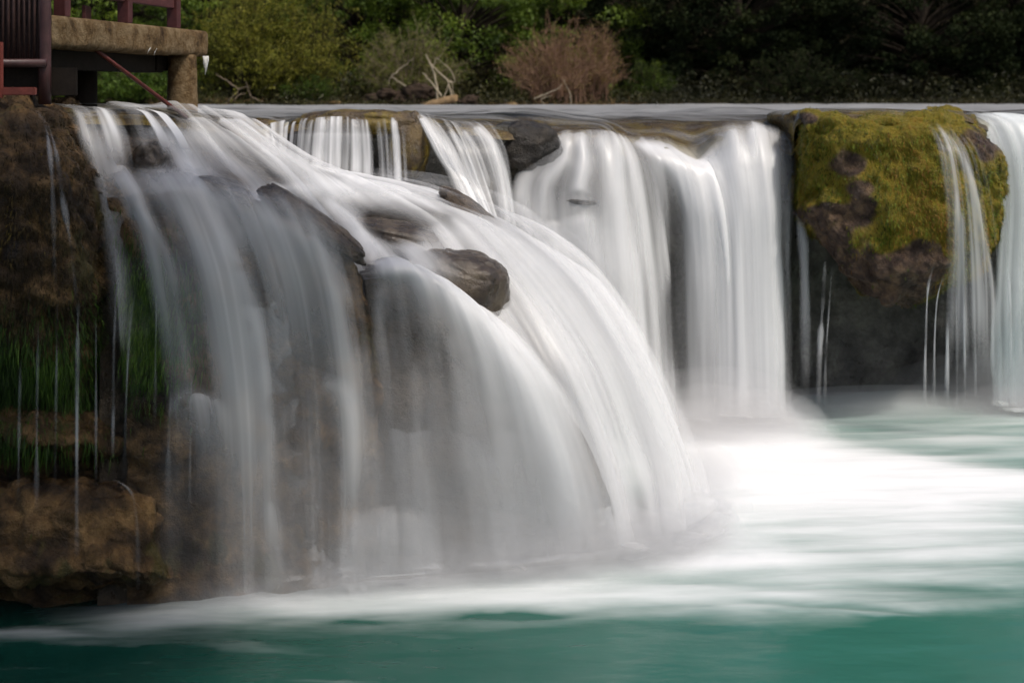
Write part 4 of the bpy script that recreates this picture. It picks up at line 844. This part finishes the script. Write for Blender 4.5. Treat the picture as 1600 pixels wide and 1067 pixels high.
def tubes_mesh(paths, n=5):
    """many tapered tubes in one mesh: paths = list of (points (k,3), r0, r1)"""
    Vs, Fs, o = [], [], 0
    th = np.linspace(0, 2 * math.pi, n, endpoint=False)
    for P, r0, r1 in paths:
        P = np.asarray(P, float); k = len(P); T = np.gradient(P, axis=0); T /= np.linalg.norm(T, axis=1, keepdims=True) + 1e-9
        A = np.cross(T, np.array((.31, .87, .38))); A /= np.linalg.norm(A, axis=1, keepdims=True) + 1e-9; B = np.cross(T, A); r = np.linspace(r0, r1, k)
        Gt = P[None] + (np.cos(th)[:, None, None] * A[None] + np.sin(th)[:, None, None] * B[None]) * r[None, :, None]
        Vs.append(Gt.reshape(-1, 3)); Fs.append(grid_faces(n, k, True) + o); o += n * k
    return np.concatenate(Vs), np.concatenate(Fs)
def leaves_mesh(P, size, aspect, tint, rng, droop=0.0):
    n = len(P); d = rng.normal(size=(n, 3)); d[:, 2] -= droop; d /= np.linalg.norm(d, axis=1, keepdims=True)
    s = np.cross(d, rng.normal(size=(n, 3))); s /= np.linalg.norm(s, axis=1, keepdims=True) + 1e-9
    L = (size * rng.uniform(.6, 1.35, n))[:, None]; w = L * aspect
    V = np.stack([P - d * L * .5, P + s * w * .5, P + d * L * .5, P - s * w * .5], 1).reshape(-1, 3)
    F = (np.arange(n) * 4)[:, None] + np.array([[0, 1, 2, 3]])
    return V, F, np.repeat(tint, 4)
BARK = simple('bark', (0.04, 0.03, 0.021), .85, .15, .5, 6); TWIG = simple('pale_twig', (0.26, 0.20, 0.14), .8, .15, .4, 8); RTWIG = simple('reddish_twig', (0.30, 0.18, 0.12), .8, .15, .4, 8)
def bez(a, c, e, k): t = np.linspace(0, 1, k)[:, None]; return (1 - t) ** 2 * a + 2 * t * (1 - t) * c + t * t * e

def shrub(name, px, D, width, height, label, leaf_mat, twig_mat, stems=70, twigs=9, per=16, leaf=.055, aspect=.3, seed=1, spread=.85, zb=3.92, tint_bias=0.0, upright=.5, depth=.8, basew=.35):
    rng = np.random.default_rng(seed); base = np.array(((px - 800) / FPX * D, D, zb)); paths, LP, tn = [], [], []
    for i in range(stems):
        a = rng.uniform(0, 2 * math.pi); rr_ = math.sqrt(rng.uniform(0, 1)); h = height * rng.uniform(.42, 1.0) * (1 - .55 * rr_ ** 2)
        e = np.array((math.cos(a) * rr_ * width / 2, math.sin(a) * rr_ * width / 2 * depth, h)); s0 = e * np.array((basew, basew, 0)) + rng.normal(0, .05, 3) * np.array((1, 1, 0))
        c = np.array((e[0] * .45, e[1] * .45, h * (.6 + .2 * upright))); P_ = bez(s0, c, e, 8); paths.append((P_ + base, .016, .004)); ct = rng.normal(0, .18)
        for j in range(twigs):
            t = rng.uniform(.12, 1) ** .7; k = min(int(t * 7), 6); q = P_[k] + (P_[k + 1] - P_[k]) * (t * 7 - k)
            d = rng.normal(size=3) * .8 + np.array((e[0], e[1], 0)) * .5 / max(width, .1) + np.array((0, 0, upright)); d /= np.linalg.norm(d); ln = height * rng.uniform(.10, .24)
            TW = bez(q, q + d * ln * .5 + np.array((0, 0, .04)), q + d * ln, 4); paths.append((TW + base, .005, .002))
            m_ = rng.poisson(per); tt = rng.uniform(.1, 1.05, m_)[:, None]; LP.append(q + d * ln * tt + rng.normal(0, .035, (m_, 3))); tn.append(np.clip(.5 + ct + tint_bias + rng.normal(0, .2, m_), 0, 1))
    root = empty(name, base, label, 'shrub')
    V, F = tubes_mesh(paths, 4); part('stems', mesh_np('stems', V, F), twig_mat, root)
    LPa = np.concatenate(LP) + base; V, F, t = leaves_mesh(LPa, leaf, aspect, np.concatenate(tn), rng); part('foliage', mesh_np('foliage', V, F, {'tint': t}), leaf_mat, root, False)
    return root
def tree(px, D, width, height, label, leaf_mat, clumps=150, per=150, leaf=.11, aspect=.5, seed=1, zb=4.2, low=.0, lean=0.0, cl=.42, depth=.7):
    rng = np.random.default_rng(seed); base = np.array(((px - 800) / FPX * D, D, zb)); paths = [(bez(np.zeros(3), np.array((lean * .3, 0, height * .4)), np.array((lean, 0, height * .85)), 10) + base, .22, .05)]; LP, tn = [], []
    for i in range(clumps):
        z = rng.uniform(.1, 3.0) if rng.uniform() < .68 else height * rng.uniform(.3, 1) ; zr = z / height; w = width / 2 * (0.95 + .3 * math.sin(math.pi * min(1, zr * 1.05))) * math.sqrt(max(.05, 1 - max(0, zr - .55) ** 2 * 4))
        a = rng.uniform(0, 2 * math.pi); r_ = w * rng.uniform(.35, 1) ** .5; c = np.array((math.cos(a) * r_ + lean * zr, math.sin(a) * r_ * depth, z))
        s0 = np.array((lean * zr * .5, 0, z * .6)); paths.append((bez(s0, (s0 + c) / 2 + np.array((0, 0, .25)), c, 6) + base, .035, .008))
        rad = cl * rng.uniform(.6, 1.35); m_ = rng.poisson(per); q = rng.normal(size=(m_, 3)); q /= np.linalg.norm(q, axis=1, keepdims=True); q *= (rad * rng.uniform(0, 1, (m_, 1)) ** .45) * np.array((1, 1, .62))
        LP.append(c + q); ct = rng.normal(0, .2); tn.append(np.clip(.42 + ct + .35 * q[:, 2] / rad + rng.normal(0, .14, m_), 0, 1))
    root = empty('tree', base, label, 'tree')
    V, F = tubes_mesh(paths, 6); part('trunk', mesh_np('trunk', V, F), BARK, root)
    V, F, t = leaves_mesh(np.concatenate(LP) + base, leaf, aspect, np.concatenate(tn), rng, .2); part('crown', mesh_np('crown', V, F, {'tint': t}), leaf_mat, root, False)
    return root
LF = {'olive': foliage_mat('olive_leaf', [(0, (0.07, 0.085, 0.01)), (.5, (0.20, 0.21, 0.025)), (1, (0.38, 0.35, 0.06))]),
      'green': foliage_mat('green_leaf', [(0, (0.03, 0.055, 0.008)), (.5, (0.12, 0.185, 0.024)), (1, (0.28, 0.36, 0.05))]),
      'bright': foliage_mat('bright_leaf', [(0, (0.03, 0.06, 0.008)), (.5, (0.075, 0.13, 0.015)), (1, (0.14, 0.21, 0.03))]),
      'willow': foliage_mat('willow_leaf', [(0, (0.055, 0.068, 0.014)), (.5, (0.15, 0.17, 0.035)), (1, (0.27, 0.28, 0.06))]),
      'rust': foliage_mat('rust_leaf', [(0, (0.13, 0.065, 0.028)), (.5, (0.24, 0.15, 0.055)), (1, (0.26, 0.23, 0.06))]),
      'under': foliage_mat('undergrowth_leaf', [(0, (0.012, 0.014, 0.005)), (.5, (0.045, 0.045, 0.014)), (1, (0.11, 0.10, 0.03))], .2),
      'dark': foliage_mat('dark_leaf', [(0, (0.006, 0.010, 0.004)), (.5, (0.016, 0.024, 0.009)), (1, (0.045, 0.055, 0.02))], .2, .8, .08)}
shrub('shrub', 395, 31.6, 3.0, 3.1, 'large olive green shrub right of the concrete column', LF['olive'], BARK, 110, 13, 26, .065, .3, 101)
shrub('shrub', 490, 31.8, 2.2, 2.9, 'yellowish green shrub leaning over the bank beside the larger olive one', LF['olive'], BARK, 55, 11, 20, .055, .3, 102, tint_bias=.15)
shrub('shrub', 485, 31.2, 1.5, .75, 'low bright green grassy bush at the water edge', LF['bright'], BARK, 60, 7, 16, .07, .14, 103, upright=.9)
shrub('shrub', 640, 32.0, 2.8, 2.0, 'rounded grey green willow bush behind the driftwood', LF['willow'], TWIG, 100, 11, 20, .06, .2, 104)
shrub('shrub', 876, 31.8, 3.1, 2.0, 'reddish brown twiggy bush on the far bank', LF['rust'], RTWIG, 150, 12, 6, .045, .25, 105, upright=.7, basew=.6)
shrub('shrub', 935, 32.0, 1.1, 2.15, 'taller brownish spray of twigs at the right of the reddish bush', LF['rust'], RTWIG, 40, 10, 8, .045, .25, 106, upright=1.3, tint_bias=.2)
shrub('shrub', 215, 30.8, 2.2, 1.0, 'leafy green bush seen under the platform', LF['bright'], BARK, 50, 9, 16, .09, .35, 107)
shrub('shrub', 110, 31.0, 1.6, .95, 'green bush seen under the platform nearest the fence post', LF['green'], BARK, 40, 9, 16, .09, .35, 108)
shrub('shrub', 1250, 34.6, 3.2, 1.4, 'dim olive bush low on the shaded bank left of the mossy rock top', LF['dark'], BARK, 60, 10, 18, .07, .35, 109)
shrub('shrub', 1010, 34.0, 1.3, 1.2, 'dark green reedy tuft beside the reddish bush', LF['green'], BARK, 50, 6, 10, .16, .06, 110, upright=1.2, tint_bias=-.3)
for k, (px, D, w, h, lab, lm, low) in enumerate([
    (330, 35.5, 5.0, 8, 'green tree rising behind the large olive shrub', 'green', 0), (560, 36.0, 4.4, 8, 'green tree behind the gap between the first two bushes', 'green', 0),
    (720, 35.8, 4.4, 8.5, 'leafy green tree standing between the willow bush and the reddish bush', 'green', .0), (860, 37.5, 4.5, 9, 'dark green tree behind the reddish brown bush', 'green', 0),
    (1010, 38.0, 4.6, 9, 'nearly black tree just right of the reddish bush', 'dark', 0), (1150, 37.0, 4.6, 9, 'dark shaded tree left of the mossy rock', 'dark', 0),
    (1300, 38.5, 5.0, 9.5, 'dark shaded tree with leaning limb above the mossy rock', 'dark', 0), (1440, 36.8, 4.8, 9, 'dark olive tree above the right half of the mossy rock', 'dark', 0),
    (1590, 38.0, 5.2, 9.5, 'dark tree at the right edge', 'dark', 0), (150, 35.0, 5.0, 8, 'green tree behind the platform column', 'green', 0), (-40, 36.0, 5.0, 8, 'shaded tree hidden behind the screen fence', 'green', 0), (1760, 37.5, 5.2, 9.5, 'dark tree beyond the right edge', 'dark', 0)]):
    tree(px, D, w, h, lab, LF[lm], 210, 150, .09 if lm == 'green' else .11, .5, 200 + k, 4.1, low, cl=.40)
# shaded inner wood behind the first trees: reads as one dark mass
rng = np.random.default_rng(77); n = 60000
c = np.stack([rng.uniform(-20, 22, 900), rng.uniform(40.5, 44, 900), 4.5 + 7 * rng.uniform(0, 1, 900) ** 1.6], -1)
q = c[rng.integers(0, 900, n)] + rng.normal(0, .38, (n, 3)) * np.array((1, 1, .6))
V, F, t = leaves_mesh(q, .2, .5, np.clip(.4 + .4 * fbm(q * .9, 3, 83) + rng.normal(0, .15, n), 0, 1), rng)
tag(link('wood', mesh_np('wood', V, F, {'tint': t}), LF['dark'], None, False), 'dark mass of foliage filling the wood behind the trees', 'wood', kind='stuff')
# low undergrowth down to the waterline
n = 46000; x = rng.uniform(-17, 19, n); d = rng.uniform(0, 1, n) ** 1.4 * 4.5
y0 = 30.5 + .8 * np.sin(x * .35) + 2.2 * np.clip((x - 3) / 4, 0, 1) + .25
hh = (.08 + .5 * np.clip(d / 1.5, 0, 1)) * (1 + fbm(np.stack([x * 1.1, d, d * 0], -1), 3, 85)); q = np.stack([x, y0 + d, 3.93 + .04 * d + hh * rng.uniform(0, 1, n) ** .8], -1)
keep = (q[:, 0] > 3.0) | (rng.uniform(size=n) < .8); q = q[keep]
V, F, t = leaves_mesh(q, .10, .28, np.clip(.5 + .5 * fbm(q * 1.3, 3, 84) + rng.normal(0, .18, len(q)) - .35 * np.clip((q[:, 0] - 2) / 2, 0, 1), 0, 1), rng)
tag(link('undergrowth', mesh_np('undergrowth', V, F, {'tint': t}), LF['under'], None, False), 'low leafy undergrowth covering the far bank', 'undergrowth', kind='stuff')
# driftwood pile, stones and straw line
dw = empty('driftwood_pile', at(670, 166, 30.6), 'tangled driftwood pile with bleached bare branches on the far bank', 'driftwood')
rng = np.random.default_rng(5)
def wood(pts, r0, r1, mat, nm='branch'):
    P_ = crom(np.array([at(*p) for p in pts]), 14, 0) + rng.normal(0, .008, (14, 3)); V, F = tubes_mesh([(P_, r0, r1)], 8); part(nm, mesh_np(nm, V, F), mat, dw)
BLE = simple('bleached_wood', (0.50, 0.42, 0.30), .8, .2, .3, 10); DRK = simple('dark_root_wood', (0.06, 0.042, 0.03), .9, .1, .4, 8); LOG = simple('tan_log', (0.34, 0.23, 0.12), .8, .2, .4, 6)
for pts, r0, r1 in [([(683,160,30.5),(682,130,30.5),(676,108,30.5),(666,86,30.5)], .03, .012), ([(708,160,30.5),(700,128,30.5),(684,112,30.5),(672,98,30.5)], .022, .01), ([(690,150,30.4),(676,132,30.4),(660,114,30.4)], .022, .01),
                    ([(640,140,30.6),(612,122,30.6),(607,132,30.6)], .014, .005), ([(612,120,30.6),(628,106,30.6),(646,92,30.6)], .014, .006), ([(700,128,30.4),(710,128,30.4),(704,110,30.4),(682,90,30.4)], .013, .005), ([(694,152,30.4),(704,126,30.4),(710,150,30.4)], .012, .006), ([(676,108,30.5),(680,96,30.5),(690,86,30.5)], .012, .004)]:
    wood(pts, r0, r1, BLE)
wood([(655,170,30.4),(680,162,30.3),(706,155,30.3),(712,153,30.3)], .10, .08, LOG, 'log')
wood([(640,166,30.4),(672,166,30.3),(690,164,30.3)], .03, .02, BLE, 'log')
for k, (x, y, rx, ry, lab) in enumerate([(650,148,.34,.22,'dark root clump on top of the driftwood'),(620,158,.32,.2,''),(725,164,.22,.12,''),(590,160,.34,.18,''),(700,160,.18,.10,''),(640,162,.5,.14,''),(606,150,.25,.14,''),(735,160,.2,.14,'')]):
    o = boulder('root_clump', x, y, 30.8, rx, ry, .3, DRK, None, 90 + k, .45, 0, cell=.3, n=(36, 24)); 
    del o['category']; o.parent = dw; o.location = Vector(o.location) - Vector(dw.location)
for k, (x, y, rx, lab) in enumerate([(524,165,.16,'small pale stone at the water edge left of the driftwood'), (800,167,.14,'small tan stone at the foot of the reddish bush')]): boulder('stone', x, y, 30.3, rx, .10, .12, M['straw'], lab, 70 + k, n=(30, 20))
sl = []
for i in range(1500):
    x = rng.uniform(235, 420) if i < 900 else rng.uniform(760, 990); D = rng.uniform(30.2, 30.7) if i < 900 else rng.uniform(30.6, 31.2); p = at(x, 167 + rng.normal(0, 1.3), D); d = rng.normal(size=3) * np.array((1, .5, .25)); d /= np.linalg.norm(d); ln = rng.uniform(.1, .35)
    sl.append((np.array([p, p + d * ln * .5 + np.array((0, 0, .01)), p + d * ln]), .009, .005))
V, F = tubes_mesh(sl, 4); tag(link('straw_line', mesh_np('straw_line', V, F), M['straw']), 'line of dry straw and reed debris along the far waterline', 'debris', kind='stuff')
br = empty('fallen_branch', at(370, 160, 30.2), 'bleached fallen branches at the foot of the large olive shrub', 'branch')
dw = br
for pts in ([(352,164,30.3),(374,140,30.3),(390,136,30.3)], [(374,140,30.3),(350,124,30.3),(336,116,30.3)], [(410,160,30.4),(392,150,30.4),(384,128,30.4)], [(360,165,30.3),(372,150,30.3),(384,146,30.3)]): wood(pts, .018, .006, TWIG)
br2 = empty('fallen_branch', at(880, 165, 30.9), 'pale bare branch lying against the reddish bush', 'branch'); dw = br2
for pts in ([(892,165,30.9),(890,145,30.9),(878,122,30.9)], [(835,155,30.9),(870,140,30.9),(878,132,30.9)], [(850,165,30.9),(846,155,30.9),(862,150,30.9)]): wood(pts, .016, .006, BLE)

# ================================================================== unseen tree added beyond the left edge, its crown placed to shade the left cascade
rng = np.random.default_rng(404); base = np.array((-6.6, 5.2, 3.6)); paths = [(bez(base, np.array((-5.4, 5.6, 9.0)), np.array((-1.0, 7.4, 9.6)), 14), .26, .09)]; LP, tn = [], []
for i in range(120):
    q = rng.normal(size=3); q /= np.linalg.norm(q); q *= rng.uniform(.2, 1) ** .5; c = np.array((.35, 7.3, 10.2)) + q * np.array((2.5, 2.0, 1.1)); k = int(rng.integers(6, 14)); p0 = paths[0][0][k]
    paths.append((bez(p0, (p0 + c) / 2 + np.array((0, 0, .3)), c, 6), .035, .008)); m_ = 110; d = rng.normal(size=(m_, 3)) * np.array((.3, .3, .2)); LP.append(c + d); tn.append(np.clip(.45 + rng.normal(0, .18, m_), 0, 1))
for i in range(60):
    q = rng.normal(size=3); q /= np.linalg.norm(q); q *= rng.uniform(.2, 1) ** .5; c = np.array((1.55, 9.5, 10.3)) + q * np.array((1.6, .85, .8)); p0 = paths[0][0][13]
    paths.append((bez(p0, (p0 + c) / 2 + np.array((0, 0, .3)), c, 6), .035, .008)); d = rng.normal(size=(110, 3)) * np.array((.3, .3, .2)); LP.append(c + d); tn.append(np.clip(.45 + rng.normal(0, .18, 110), 0, 1))
shade_tree = empty('tree', base, 'unseen leaning tree added beyond the left edge to shade the left cascade', 'tree')
V, F = tubes_mesh(paths, 7); part('trunk', mesh_np('trunk', V, F), BARK, shade_tree)
V, F, t = leaves_mesh(np.concatenate(LP), .15, .6, np.concatenate(tn), rng); part('crown', mesh_np('crown', V, F, {'tint': t}), LF['green'], shade_tree, False)
